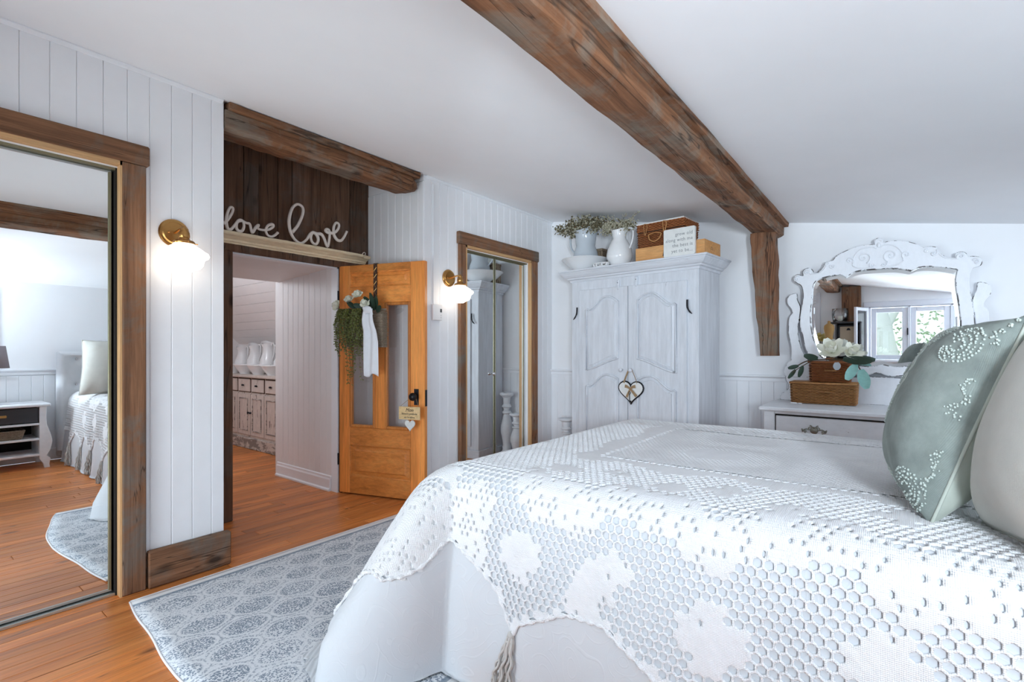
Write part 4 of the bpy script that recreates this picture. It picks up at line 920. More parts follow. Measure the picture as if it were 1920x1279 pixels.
# ---------------------------------------------------------------- dresser
ds=thing('dresser','white distressed dresser with pewter drawer pulls beside the bed','dresser',(3.08,4.45,0))
X0d,X1d,Y0d,Y1d=2.39,3.765,4.10,4.775
m=MB(); m.box(X0d+.02,X1d-.02,Y0d+.018,Y1d,.12,.80); obj('carcass',m,M['dresser'],ds)
for (x,y) in ((X0d,Y0d),(X1d-.075,Y0d),(X0d,Y1d-.07),(X1d-.075,Y1d-.07)): m=MB(); m.box(x,x+.075,y,y+.07,.001,.803,.006); obj('corner_post',m,M['dresser'],ds)
m=MB(); m.box(X0d+.0755,X1d-.0755,Y0d+.004,Y0d+.03,.785,.803,.002); obj('top_rail',m,M['dresser'],ds)
m=MB(); r=random.Random(2); rings=[]
prf=[(0,.803),(0,.815),(-.006,.822),(-.010,.829),(-.006,.835),(0,.838)]
m.box(X0d-.026,X1d+.026,Y0d-.038,Y1d,.806,.836,.007); obj('top',m,M['dresser'],ds)
for k,(z0,z1) in enumerate(((.575,.772),(.36,.56),(.14,.345))):
    m=MB(); m.box(X0d+.082,X1d-.082,Y0d+.001,Y0d+.022,z0,z1,.006); dw=obj('drawer',m,M['dresser'],ds)
    m=MB(); m.box(X0d+.076,X0d+.0815,Y0d+.006,Y0d+.022,z0,z1+.010); m.box(X1d-.0815,X1d-.076,Y0d+.006,Y0d+.022,z0,z1+.010); m.box(X0d+.076,X1d-.076,Y0d+.010,Y0d+.022,z1+.001,z1+.012); obj('shadow_gap',m,M['gap'],ds)
    for x in (2.715,3.44):
        z=(z0+z1)/2+.005; y=Y0d-.002; m=MB()
        for s_ in (-1,1):
            m.tube(smooth_path([(x,y,z+.012),(x+s_*.022,y,z+.028),(x+s_*.034,y,z+.020),(x+s_*.030,y,z+.008),(x+s_*.048,y,z+.014),(x+s_*.066,y,z+.006),(x+s_*.076,y,z+.012),(x+s_*.070,y,z-.008)],4),.005,6,flat=.7)
            m.tube(smooth_path([(x+s_*.010,y,z+.010),(x+s_*.014,y,z+.034),(x+s_*.026,y,z+.040)],4),.004,5); m.ball((x+s_*.055,y-.006,z-.002),.010,8,5)
        m.lathe([(.026,0),(.022,.004),(.0001,.007)],(x,y+.002,z+.006),16,(0,-1,0)); m.ball((x,y-.002,z+.026),.007,8,5)
        m.tube(smooth_path([(x-.055,y-.012,z-.004),(x-.045,y-.022,z-.024),(x,y-.026,z-.034),(x+.045,y-.022,z-.024),(x+.055,y-.012,z-.004)],5),.0045,7); obj('drawer_pull',m,M['pewter'],dw,smooth=True)
# mirror with harp supports: stands on the dresser and belongs to it
DM_OUT=[(2.570,1.381),(2.556,1.420),(2.553,1.496),(2.560,1.573),(2.573,1.658),(2.573,1.724),(2.560,1.778),(2.531,1.802),(2.510,1.825),(2.510,1.854),(2.531,1.869),(2.560,1.857),(2.573,1.858),(2.570,1.887),(2.585,1.909),(2.614,1.913),(2.636,1.892),(2.644,1.866),(2.679,1.875),(2.711,1.911),(2.725,1.947),(2.755,1.953),(2.778,1.960),(2.801,1.989),(2.863,2.023),(2.938,2.048),(3.019,2.051),(3.046,2.047),(3.045,2.081),(3.062,2.095),(3.087,2.086),(3.089,2.056),(3.119,2.061),(3.167,2.061),(3.222,2.051),(3.282,2.024),(3.329,1.990),(3.343,1.992),(3.368,1.992),(3.400,1.982),(3.414,1.948),(3.444,1.913),(3.482,1.894),(3.505,1.895),(3.506,1.925),(3.525,1.935),(3.552,1.928),(3.567,1.898),(3.591,1.897),(3.624,1.887),(3.636,1.862),(3.630,1.836),(3.609,1.828),(3.588,1.818),(3.574,1.775),(3.571,1.711),(3.579,1.637),(3.591,1.539),(3.598,1.450),(3.598,1.361),(3.58,1.29),(3.54,1.20),(3.48,1.13),(3.40,1.085),(3.26,1.075),(3.14,1.06),(3.06,1.085),(2.98,1.06),(2.86,1.075),(2.74,1.085),(2.67,1.13),(2.62,1.20),(2.585,1.29)]
DM_IN=[(2.643,1.323),(2.623,1.428),(2.618,1.551),(2.628,1.664),(2.634,1.758),(2.659,1.813),(2.723,1.837),(2.794,1.847),(2.838,1.845),(2.863,1.824),(2.897,1.851),(2.953,1.868),(3.097,1.868),(3.202,1.857),(3.259,1.837),(3.302,1.856),(3.361,1.858),(3.431,1.845),(3.494,1.825),(3.517,1.813),(3.508,1.749),(3.511,1.674),(3.525,1.567),(3.534,1.460),(3.531,1.362),(3.505,1.27),(3.46,1.19),(3.38,1.145),(3.26,1.135),(3.16,1.12),(3.09,1.14),(3.02,1.12),(2.9,1.135),(2.78,1.145),(2.70,1.19),(2.665,1.245)]
DM_SUPL=[(2.441,1.040),(2.454,1.141),(2.484,1.170),(2.484,1.286),(2.465,1.383),(2.467,1.480),(2.474,1.528),(2.493,1.556),(2.486,1.595),(2.459,1.636),(2.457,1.679),(2.476,1.707),(2.518,1.717),(2.522,1.670),(2.543,1.612),(2.542,1.554),(2.531,1.478),(2.527,1.382),(2.552,1.257),(2.593,1.181),(2.65,1.10),(2.65,1.04)]
MY=4.70
def ring_smooth(l,k=3): return [(p.x,p.y) for p in smooth_path([Vector((a,b,0)) for a,b in l],k,True)]
FRX=((0,MY,0),(1,0,0),(0,0,1),(0,-1,0))
fo=ring_smooth(DM_OUT,3); fi=ring_smooth(DM_IN,2)
dmr=curve_mesh([fo,fi],.026,.005,FRX,'mirror_frame',[M['dframe'],M['wear']],ds)
for p in dmr.data.polygons:
    if abs(p.normal.y)<.93: p.material_index=1
supr=[(6.14-a,b) for a,b in DM_SUPL]                       # the right support mirrors the left one
supr=[((a-3.60)*1.0+3.60,b) for a,b in supr]
for nm,l in (('left',DM_SUPL),('right',supr)):
    o=curve_mesh([ring_smooth(l,3)],.022,.004,((0,MY+.02,0),(1,0,0),(0,0,1),(0,-1,0)),'mirror_support',[M['dframe'],M['wear']],ds)
    for p in o.data.polygons:
        if abs(p.normal.y)<.93: p.material_index=1
base=[(2.405,.838),(2.402,.86),(2.415,.89),(2.44,.905),(2.462,.93),(2.462,.97),(2.445,1.0),(2.441,1.045),(2.60,1.05),(2.75,1.035),(3.08,1.045),(3.40,1.035),(3.56,1.05),(3.70,1.045),(3.696,1.0),(3.678,.97),(3.678,.93),(3.70,.905),(3.725,.89),(3.738,.86),(3.735,.838)]
o=curve_mesh([base],.020,.004,((0,MY+.02,0),(1,0,0),(0,0,1),(0,-1,0)),'mirror_base',[M['dframe'],M['wear']],ds)
for p in o.data.polygons:
    if abs(p.normal.y)<.93: p.material_index=1
# bevelled glass
cx,cz=3.08,1.48; m=MB(); n=len(fi)
o1=[(cx+(a-cx)*1.01,cz+(b-cz)*1.01) for a,b in fi]; o2=[(cx+(a-cx)*.935,cz+(b-cz)*.915) for a,b in fi]
vs=[(a,MY+.004,b) for a,b in o1]+[(a,MY+.0015,b) for a,b in o2]; m.add(vs,[(i,(i+1)%n,n+(i+1)%n,n+i) for i in range(n)]+[tuple(n+i for i in range(n))])
obj('mirror_glass',m,M['mirror'],ds)
m=MB(); m.prism(fi,((0,MY+.02,0),(1,0,0),(0,0,1),(0,-1,0)),.006); obj('mirror_back',m,M['dframe'],ds)
# carved scrolls
def spiral(c,r0,turns,a0,sgn,n=26,k=.12):
    P=[]
    for i in range(n):
        f=i/(n-1); a=a0+sgn*turns*2*PI*f; r_=r0*(1-f*(1-k)); P.append((c[0]+r_*math.cos(a),MY-.019,c[1]+r_*math.sin(a)))
    return P
SCR=[((2.975,1.957),.046,1.35,-1.2,1),((3.140,1.957),.046,1.35,-1.95,-1),((2.885,1.945),.028,1.2,-.9,1),((3.232,1.952),.028,1.2,-2.2,-1),((3.030,1.895),.020,1.0,2.4,1),((3.100,1.895),.020,1.0,.7,-1),((2.530,1.835),.020,1.1,.6,1),((2.598,1.880),.024,1.1,-.6,1),((3.532,1.905),.024,1.1,3.7,-1),((3.610,1.860),.022,1.1,2.6,-1),((2.775,1.915),.022,1.0,2.5,1),((3.385,1.945),.022,1.0,.6,-1),((2.735,1.930),.014,1.0,.5,1),((3.345,1.965),.014,1.0,.5,1)]
for c,r_,tn,a0,sg_ in SCR:
    m=MB(); P=spiral(c,r_,tn,a0,sg_); m.tube(P,[.0065*(.6+.4*math.sin(PI*min(1,i/len(P)+.2))) for i in range(len(P))],6); m.ball(P[-1],.007,8,5); obj('scroll',m,M['dframe'],ds,smooth=True)
for pts in ([(2.905,1.905),(2.915,1.975),(2.955,2.022),(3.02,2.035),(3.055,2.02)],[(3.215,1.905),(3.205,1.975),(3.165,2.025),(3.11,2.04),(3.075,2.025)],[(2.905,1.905),(2.945,1.88),(3.00,1.878),(3.05,1.89)],[(3.215,1.905),(3.18,1.882),(3.12,1.878),(3.08,1.89)],[(2.62,1.866),(2.68,1.868),(2.72,1.90),(2.735,1.935)],[(3.52,1.89),(3.45,1.905),(3.415,1.94),(3.40,1.97)]):
    P=smooth_path([(a,MY-.018,b) for a,b in pts],5); m=MB(); m.tube(P,[.0055]*len(P),6); obj('scroll',m,M['dframe'],ds,smooth=True)
m=MB()
for k in range(5): a=PI/2+(k-2)*.5; m.ball((3.067+.022*math.cos(a),MY-.018,2.065+.022*math.sin(a)),.010,8,5,(1,.6,1))
m.ball((3.067,MY-.018,2.045),.013,8,5,(1,.6,1.4)); obj('finial_shell',m,M['dframe'],ds,smooth=True)
for x in (2.548,3.592): m=MB(); m.lathe([(.010,0),(.012,.012),(.006,.02),(.0001,.022)],(x,MY+.012,1.50),12,(0,-1,0)); obj('pivot_knob',m,M['iron'],ds,smooth=True)
# ---------------------------------------------------------------- baskets and magnolia on the dresser
def lidded(name,x0,x1,y0,y1,z0,z1,rows,mat,label,handle=True):
    t=thing(name,label,'basket',((x0+x1)/2,(y0+y1)/2,z0)); cx,cy=(x0+x1)/2,(y0+y1)/2
    m=MB(); weave(m,cx,cy,x1-x0,y1-y0,z0+.003,z1-.018,rows,.0045,.0045,.035,int((x1-x0)*85)); obj('body',m,mat,t,smooth=True)
    m=MB(); m.box(x0+.006,x1-.006,y0+.006,y1-.006,z0+.002,z1-.02); obj('lining',m,M['wickd'],t)
    m=MB(); w=.010
    for k in range(2): z=z1-.010+.006*k; m.tube([(x0-w,y0-w,z),(x1+w,y0-w,z),(x1+w,y1+w,z),(x0-w,y1+w,z)],.0055,6,closed=True)
    nn=int((y1-y0)/.011)
    for k in range(nn): y=y0+(y1-y0)*k/(nn-1); m.tube([(x0-w,y,z1-.004),(x1+w,y,z1-.004)],.0055,5,flat=.7)
    obj('lid',m,mat,t,smooth=True)
    if handle:
        m=MB(); zc=(z0+z1)/2+.012; m.tube([(cx-.005+.075*(i/20-.3),y0-.012-.008*math.sin(PI*i/20),zc+.002*math.sin(i*2.2)) for i in range(21)],[.006+.0015*math.sin(i*2.2) for i in range(21)],7); obj('handle',m,M['wick1'],t,smooth=True)
    return t
lidded('wicker_basket',2.515,2.935,4.48,4.672,.836,1.004,14,M['wick1'],'larger honey wicker lidded basket on the dresser')
lidded('wicker_basket',2.640,2.895,4.50,4.655,1.005,1.165,13,M['wick2'],'smaller chestnut wicker lidded basket on top of the larger one')
MAG=((6,1.0,.62,.10),(5,.85,.66,.65),(3,.55,.7,1.15))
bloom('magnolia',(2.790,4.47,1.235),(-.05,-.75,.65),.115,'large cream magnolia bloom on the smaller basket','magnolia blooms',M['petal'],MAG,seed=3,cupk=.18)
bloom('magnolia',(2.902,4.49,1.225),(.45,-.7,.5),.088,'smaller cream magnolia bloom right of the larger bloom','magnolia blooms',M['petal'],MAG,seed=5,cupk=.18)
mg=thing('leafy_branch','leafy magnolia stem with mint and dark green leaves lying on the smaller basket','foliage',(2.75,4.47,1.17))
m=MB(); m.tube(smooth_path([(2.55,4.46,1.12),(2.62,4.46,1.165),(2.72,4.47,1.178),(2.86,4.47,1.178),(2.93,4.46,1.165),(2.97,4.44,1.10)],5),.0045,6); m.tube(smooth_path([(2.66,4.46,1.17),(2.57,4.44,1.11),(2.53,4.44,1.07)],4),.003,6); obj('stem',m,M['stem'],mg,smooth=True)
for (b,d,L,Wd,mt) in (((2.86,4.46,1.185),(.9,-.2,-.12),.20,.065,'leaf'),((2.94,4.44,1.15),(-.35,-.35,-.85),.155,.066,'mint'),((2.97,4.43,1.11),(.25,-.3,-.9),.165,.076,'mint'),((2.60,4.44,1.13),(-.2,-.2,-.9),.10,.035,'leaf'),((2.57,4.45,1.13),(-.8,-.2,-.3),.08,.035,'leaf'),((2.55,4.45,1.10),(-.5,-.1,-.8),.09,.03,'leaf'),((2.70,4.45,1.19),(-.7,-.4,.1),.12,.05,'leaf'),((2.82,4.45,1.16),(.1,-.4,-.8),.075,.05,'stem')):
    m=MB(); leafmb(m,b,d,(0,-1,.2),L,Wd,.5); obj('leaf',m,M[mt] if mt!='stem' else M['china2'],mg,smooth=True,recalc=False,label='dusty mint leaf' if mt=='mint' else None)
m=MB(); m.ball((2.655,4.47,1.205),.022,10,7,(1.5,1,.8)); obj('bud',m,M['petal2'],mg,smooth=True)
m=MB(); m.ball((2.545,4.40,.843),.016,12,8,(1.6,1,.45)); m.ball((2.585,4.40,.842),.014,12,8,(1.3,1,.4)); tag(obj('pebble',m,M['china'],smooth=True),'white pebble pair lying in front of the larger wicker basket','pebble')
# ---------------------------------------------------------------- rug
def rug_mat():
    m,nt,b=newmat('rug_pile',(.6,.64,.68),.95,spec=.1); tc=nd(nt,'TexCoord'); sp=nd(nt,'SeparateXYZ'); lk(nt,tc.outputs['Object'],sp.inputs[0])
    gm=nd(nt,'NewGeometry'); sp=nd(nt,'SeparateXYZ'); lk(nt,gm.outputs['Position'],sp.inputs[0]); X,Y=sp.outputs[0],sp.outputs[1]
    v=coords(nt); wob=noise(nt,v,9,3)
    Xw=mathn(nt,'ADD',X,mathn(nt,'MULTIPLY',mathn(nt,'SUBTRACT',wob,.5),.03))
    def leafd(x0,y0):
        dx=mathn(nt,'MULTIPLY',mathn(nt,'ABSOLUTE',mathn(nt,'SUBTRACT',mathn(nt,'FRACT',mathn(nt,'ADD',mathn(nt,'DIVIDE',mathn(nt,'SUBTRACT',Xw,x0),.31),10.5)),.5)),.31/.078)
        dy=mathn(nt,'MULTIPLY',mathn(nt,'ABSOLUTE',mathn(nt,'SUBTRACT',mathn(nt,'FRACT',mathn(nt,'ADD',mathn(nt,'DIVIDE',mathn(nt,'SUBTRACT',Y,y0),.222),10.5)),.5)),.222/.110)
        return mathn(nt,'ADD',mathn(nt,'MULTIPLY',dx,dx),mathn(nt,'POWER',dy,1.6))
    d_=mathn(nt,'MINIMUM',leafd(.395,.945),leafd(.55,1.056)); f=mathn(nt,'SUBTRACT',1.0,d_)
    vo=nd(nt,'TexVoronoi'); vo.inputs['Scale'].default_value=135; lk(nt,v,vo.inputs['Vector'])
    wr=noise(nt,v,2.2,4,.6); spk=noise(nt,v,170,3,.7)
    speck=ramp(nt,mathn(nt,'ADD',mathn(nt,'MULTIPLY',vo.outputs['Distance'],.9),mathn(nt,'MULTIPLY',wr,.5)),[(.58,(1,1,1)),(.80,(0,0,0))])
    med=ramp(nt,f,[(.16,(0,0,0)),(.30,(1,1,1))])
    edge=ramp(nt,mathn(nt,'ABSOLUTE',mathn(nt,'ADD',f,.12)),[(.10,(1,1,1)),(.17,(0,0,0))])
    core=mathn(nt,'MAXIMUM',mathn(nt,'MULTIPLY',med,speck),mathn(nt,'MULTIPLY',mathn(nt,'MULTIPLY',edge,speck),.75))
    base=ramp(nt,noise(nt,v,60,3),[(.3,(.66,.69,.72)),(.7,(.76,.78,.80))])
    col=mix(nt,mathn(nt,'MULTIPLY',core,.85),base,(.13,.18,.25))
    # plain border with one slate line along the long edges
    d=mathn(nt,'MINIMUM',mathn(nt,'SUBTRACT',X,.19),mathn(nt,'SUBTRACT',1.90,X))
    bd=ramp(nt,d,[(.0,(1,1,1)),(.052,(1,1,1)),(.054,(0,0,0))]); ln=ramp(nt,mathn(nt,'ABSOLUTE',mathn(nt,'SUBTRACT',d,.062)),[(.0075,(1,1,1)),(.009,(0,0,0))])
    for q in (bd,ln): q.node.color_ramp.interpolation='CONSTANT'
    col=mix(nt,bd,col,(.80,.80,.80)); col=mix(nt,mathn(nt,'MULTIPLY',ln,.8),col,(.22,.28,.35))
    lk(nt,col,b.inputs['Base Color']); bump(nt,b,spk,.4,.003); return m
M['rug']=rug_mat()
m=MB()
def rugf(a,b):
    x=.19+1.71*a; ny=.805-.09*(x-.19)+.30*max(0,x-1.0)**1.5+.004*math.sin(x*13); return Vector((x,ny+(3.35-ny)*b,.0105+.0015*math.sin(x*9+b*5)))
m.grid(rugf,60,40)
rug=tag(obj('area_rug',m,M['rug'],smooth=True),'grey-blue and white ogee patterned rug on the wooden floor beside the bed','rug'); s_=rug.modifiers.new('s','SOLIDIFY'); s_.thickness=.009; s_.offset=-1
m=MB(); m.tube([rugf(i/59,0)+Vector((0,-.003,-.004)) for i in range(60)],.0055,6); m.tube([rugf(0,i/39)+Vector((-.003,0,-.004)) for i in range(40)],.0055,6)
t_=obj('white_binding',m,M['whitec'],rug,smooth=True)
# ---------------------------------------------------------------- bed
CX0,CX1,CY0,CY1=1.80,4.32,1.56,3.16; ZT=.785
def flare(ang):
    c=math.cos(ang+math.radians(135)); k=max(0,(c-.70)/.30); k=k*k*(3-2*k); return .08+.56*k
def S(p,q,off=0.0):
    cx=min(max(p,CX0),CX1); cy=min(max(q,CY0),CY1); dx,dy=p-cx,q-cy; d=math.hypot(dx,dy)
    und=.004*math.sin(p*5.1+1)*math.sin(q*6.3)
    if d<1e-6: return Vector((p,q,ZT+off+und))
    nx,ny=dx/d,dy/d; ang=math.atan2(ny,nx); fl=flare(ang); R=.13+.20*(fl-.08)/.56; th=math.atan(fl); am=PI/2-th
    if d<R*am: o=R*math.sin(d/R); dz=R*(1-math.cos(d/R)); n1,n2=math.sin(d/R),math.cos(d/R)
    else:
        e=d-R*am; st=math.sin(th); e1=min(e,.60); e2=e-e1; k3=1-.65*min(1,max(0,(fl-.08)/.5))
        o=R*math.sin(am)+e1*st+e2*st*k3; dz=R*(1-math.cos(am))+e1*math.cos(th)+e2*math.sqrt(1-(st*k3)**2); n1,n2=math.cos(th),math.sin(th)
        w=min(1,e/.4); s=(p if abs(ny)>.7 else q)
        o+=w*(.020*math.sin(ang*14)*(1-(fl-.08)/.7)+.014*math.sin(s*15+1.2*math.sin(s*6))*(1-.6*(fl-.08)/.56))
    z=ZT-dz+off*n2+und*max(0,1-d/.1)
    fz=.016 if p<1.95 else .004
    if z<fz+off*.5: z=fz+off*.5+.004*abs(math.sin(p*31+q*17))
    return Vector((cx+nx*(o+off*n1),cy+ny*(o+off*n1),z))
bed=thing('bed','large upholstered bed with a tall tufted grey headboard','bed',(3.1,2.36,0))
m=MB(); m.box(1.86,4.33,1.56,3.16,.36,.74,.06); obj('mattress',m,M['whitec'],bed)
m=MB(); m.box(1.86,4.33,1.58,3.14,.10,.358,.02); obj('base',m,M['head'],bed)
for x in (1.95,4.2):
    for y in (1.66,3.06): m=MB(); m.lathe([(.022,0),(.035,.10)],(x,y,.0),12); obj('leg',m,M['stem'],bed)
# tufted headboard
HBY0,HBY1,HBZ=1.34,3.38,1.235; HX=4.335
bt=[]
for r_ in range(6):
    for c_ in range(12):
        y=1.50+.16*c_+(.08 if r_%2 else 0); z=1.15-.145*r_
        if 1.42<y<3.30: bt.append((y,z))
def hb(a,b):
    y=HBY0+(HBY1-HBY0)*a; z=.12+(HBZ-.12)*b; e=min(y-HBY0,HBY1-y,HBZ-z); f=min(1,max(0,e)/.05); dep=.075*math.sqrt(max(0,1-(1-f)**2))
    if e>.05:
        d=min((math.hypot(y-u,z-v) for u,v in bt),default=1); dep-=.052*math.exp(-d/.032)
        for u,v in bt:
            if abs(y-u)<.09 and abs(z-v)<.15: 
                for sg in (-1,1):
                    q=abs((y-u)*.145-sg*(z-v)*.08)/.1656
                    if q<.012 and (y-u)*sg*(z-v)*sg*1>-1 : dep-=.004*(1-q/.012)*.5
    return Vector((HX-dep,y,z))
m=MB(); m.grid(hb,150,84); m.box(HX-.002,HX+.06,HBY0,HBY1,.05,HBZ,.01); o=obj('headboard',m,M['head'],bed,smooth=40)
k0=None
for (y,z) in bt:
    if k0 is None:
        m=MB(); m.ball((HX-.040,y,z),.014,10,6,(.6,1,1)); k0=obj('button',m,M['chrome'],bed,smooth=True); b0=(y,z)
    else: copy(k0,bed,(0,y-b0[0],z-b0[1]))
# duvet
def jacq():
    m,nt,b=newmat('jacquard_cotton',(.60,.625,.65),.85,spec=.2); v=coords(nt); n=nd(nt,'TexNoise'); n.inputs['Scale'].default_value=3.0; n.inputs['Detail'].default_value=1; lk(nt,v,n.inputs['Vector'])
    vm=nd(nt,'VectorMath',operation='SCALE'); vm.inputs['Scale'].default_value=.35; lk(nt,n.outputs['Color'],vm.inputs[0]); va=nd(nt,'VectorMath',operation='ADD'); lk(nt,v,va.inputs[0]); lk(nt,vm.outputs[0],va.inputs[1])
    vo=nd(nt,'TexVoronoi'); vo.inputs['Scale'].default_value=7; lk(nt,va.outputs[0],vo.inputs['Vector'])
    w=mathn(nt,'SINE',mathn(nt,'MULTIPLY',vo.outputs['Distance'],34)); r_=ramp(nt,w,[(.80,(0,0,0)),(.97,(1,1,1))]); f=noise(nt,v,260,3)
    lk(nt,mix(nt,mathn(nt,'MULTIPLY',r_,.30),(.60,.625,.65),(.645,.665,.685)),b.inputs['Base Color'])
    bump(nt,b,mathn(nt,'ADD',mathn(nt,'MULTIPLY',r_,.8),mathn(nt,'MULTIPLY',f,.25)),.22,.004); b.inputs['Sheen Weight'].default_value=.2; return m
M['duvet']=jacq()
m=MB(); NP,NQ=190,170
def dv(a,b):
    p=CX0-1.06+(4.315-CX0+1.06)*a; q=CY0-.98+(CY1-CY0+1.96)*b; return S(p,q)
m.grid(dv,NP,NQ); duv=tag(obj('duvet',m,M['duvet'],smooth=True,recalc=False),'white jacquard bedspread falling to the floor under the crochet coverlet','bedspread')
# crochet coverlet: a net of hexagons, filet squares and solid motifs, hung with tassels
HEM_N=[(1.70,.33),(1.79,.342),(1.90,.39),(2.02,.475),(2.085,.55),(2.122,.60),(2.155,.555),(2.20,.535),(2.32,.481),(2.46,.466),(2.585,.528),(2.70,.59),(2.78,.66),(2.83,.60),(2.92,.53),(3.05,.48),(3.16,.53),(3.25,.62),(3.34,.53),(3.45,.48),(3.55,.55),(3.62,.63),(3.70,.55),(3.85,.50),(3.95,.62),(4.05,.5),(4.4,.5)]
HEM_A=[(-180,.72),(-165,.86),(-150,.96),(-140,.86),(-134,.70),(-127,.635),(-119,.60),(-112,.60),(-106,.555),(-100,.48),(-95,.38),(-90,.342)]
def lerp(tb,x):
    if x<=tb[0][0]: return tb[0][1]
    for (a,b),(c,d) in zip(tb[:-1],tb[1:]):
        if x<=c: return b+(d-b)*(x-a)/(c-a)
    return tb[-1][1]
def hem(p,q):
    """distance still inside the hem (negative outside)"""
    cx=min(max(p,CX0),CX1); cy=min(max(q,CY0),CY1); dx,dy=p-cx,q-cy; d=math.hypot(dx,dy)
    if d<1e-6: return 1
    if q<CY0 and p>=CX0: return lerp(HEM_N,p)-d
    if q<CY0 and p<CX0:
        a=math.degrees(math.atan2(dy,dx)); return lerp(HEM_A,a if a<=-90 else -180)-d
    if p<CX0 and q<=CY1: return .70+.08*math.cos(q*2*PI/.55)-d
    return .50-d
rr=random.Random(12)
MOT=[(2.13,1.235,.085),(2.42,1.20,.075),(2.49,1.27,.06),(2.37,1.13,.055),(2.78,1.165,.09),(3.17,1.22,.085),(3.55,1.22,.085),(1.66,1.20,.07),(2.17,1.66,.07),(2.36,1.73,.05),(2.58,1.66,.06),(2.75,1.72,.07),(2.95,1.62,.06),(3.2,1.72,.07)]
def kind(p,q):
    """0 open net, 1 filet (small holes), 2 solid"""
    for (a,b,r_) in MOT:
        u,v=abs(p-a),abs(q-b)
        if (u<r_*.45 and v<r_) or (v<r_*.45 and u<r_) : return 2 if rr.random()<.9 else 1
    d=hem(p,q)
    if d<.022: return 2
    if p<2.02+.05*math.sin(q*9) and q<1.40+.05*math.sin(p*14): return 1 if rr.random()<.62 else 2
    b=1.47+.045*math.sin(p*13)+.02*math.sin(p*31)
    if abs(q-b)<.085 and p>2.06: return 1 if rr.random()<.45 else 2
    if q>1.86+.03*math.sin(p*17) and q<1.95 and p>2.1: return 2
    if p<1.80: 
        if abs((q*3.1)%1-.5)<.12: return 2
        return 0
    if 2.06+.03*math.sin(q*13)<p<2.16 and q>1.9 and q<3.0: return 2
    if q>2.92 and q<3.05: return 1 if rr.random()<.5 else 2
    return 0
mb=MB(); a=.0162; ax=a*math.sqrt(3); ay=a*1.5; cache={}
def vtx(p,q,off):
    k=(round(p*2000),round(q*2000),round(off*4000)); i=cache.get(k)
    if i is None:
        i=len(mb.v); mb.v.append(tuple(S(p,q,off))); cache[k]=i
    return i
jmax=int((CY1+.5-(CY0-.75))/ay)+1; imax=int((4.25-(CX0-.98))/ax)+1
for j in range(jmax):
    for i in range(imax):
        p=CX0-.98+i*ax+(ax/2 if j%2 else 0); q=CY0-.75+j*ay
        if hem(p,q)<.002: continue
        if p>2.20 and 1.99<q<2.90: continue
        if p>3.5 and q>1.7: continue
        z=S(p,q).z
        if z<.03: continue
        kd=kind(p,q); jx=rr.gauss(0,.0006)
        ring=[(p+a*math.sin(w),q+a*math.cos(w)) for w in [k*PI/3 for k in range(6)]]
        o6=[vtx(u,v,.0085) for u,v in ring]
        if kd==2:
            c=vtx(p+jx,q+jx*.7,.0095)
            for k in range(6): mb.f.append((o6[k],o6[(k+1)%6],c)); mb.m.append(0)
        else:
            s0,s1=(.81,.75) if kd==0 else (.52,.34)
            if kd==1: sx,sy=.62,1.15
            else: sx,sy=1,1
            m6=[]; n6=[]
            for k in range(6):
                w=k*PI/3; m6.append(len(mb.v)); mb.v.append(tuple(S(p+a*s0*sx*math.sin(w),q+a*s0*sy*math.cos(w),.0078)))
            for k in range(6):
                w=k*PI/3; s2=s1+.04 if kd==0 else s1; n6.append(len(mb.v)); mb.v.append(tuple(S(p+a*(s0-.015)*sx*math.sin(w),q+a*(s0-.015)*sy*math.cos(w),.0012)))
            for k in range(6):
                k2=(k+1)%6; mb.f+= [(o6[k],o6[k2],m6[k2],m6[k]),(m6[k],m6[k2],n6[k2],n6[k])]; mb.m+=[0,0]
# centre panel of fine filet rows
px,py=.0205,.0165
j=0; q=1.985
while q<2.905:
    p=2.19+(px/2 if j%2 else 0)
    while p<3.60:
        u0,u1,v0,v1=p-px/2,p+px/2,q-py/2,q+py/2
        o4=[vtx(u0,v0,.0085),vtx(u1,v0,.0085),vtx(u1,v1,.0085),vtx(u0,v1,.0085)]
        zz=math.sin(p*8)*math.sin(q*9)
        if zz>.55 or rr.random()<.06: mb.f.append(tuple(o4)); mb.m.append(0)
        else:
            hx,hy=px*.24,py*.15; i0=len(mb.v)
            for (u,v) in ((p-hx,q-hy),(p+hx,q-hy),(p+hx,q+hy),(p-hx,q+hy)): mb.v.append(tuple(S(u,v,.0082)))
            for (u,v) in ((p-hx,q-hy),(p+hx,q-hy),(p+hx,q+hy),(p-hx,q+hy)): mb.v.append(tuple(S(u,v,.001)))
            for k in range(4):
                k2=(k+1)%4; mb.f+=[(o4[k],o4[k2],i0+k2,i0+k),(i0+k,i0+k2,i0+4+k2,i0+4+k)]; mb.m+=[0,0]
        p+=px
    q+=py; j+=1
cov=thing('crochet_coverlet','white crocheted cotton coverlet with honeycomb net and a tasselled scalloped hem on the bed','coverlet',(3.0,2.36,.78))
obj('crochet_net',mb,M['coverlet'],cov,smooth=True,recalc=False)
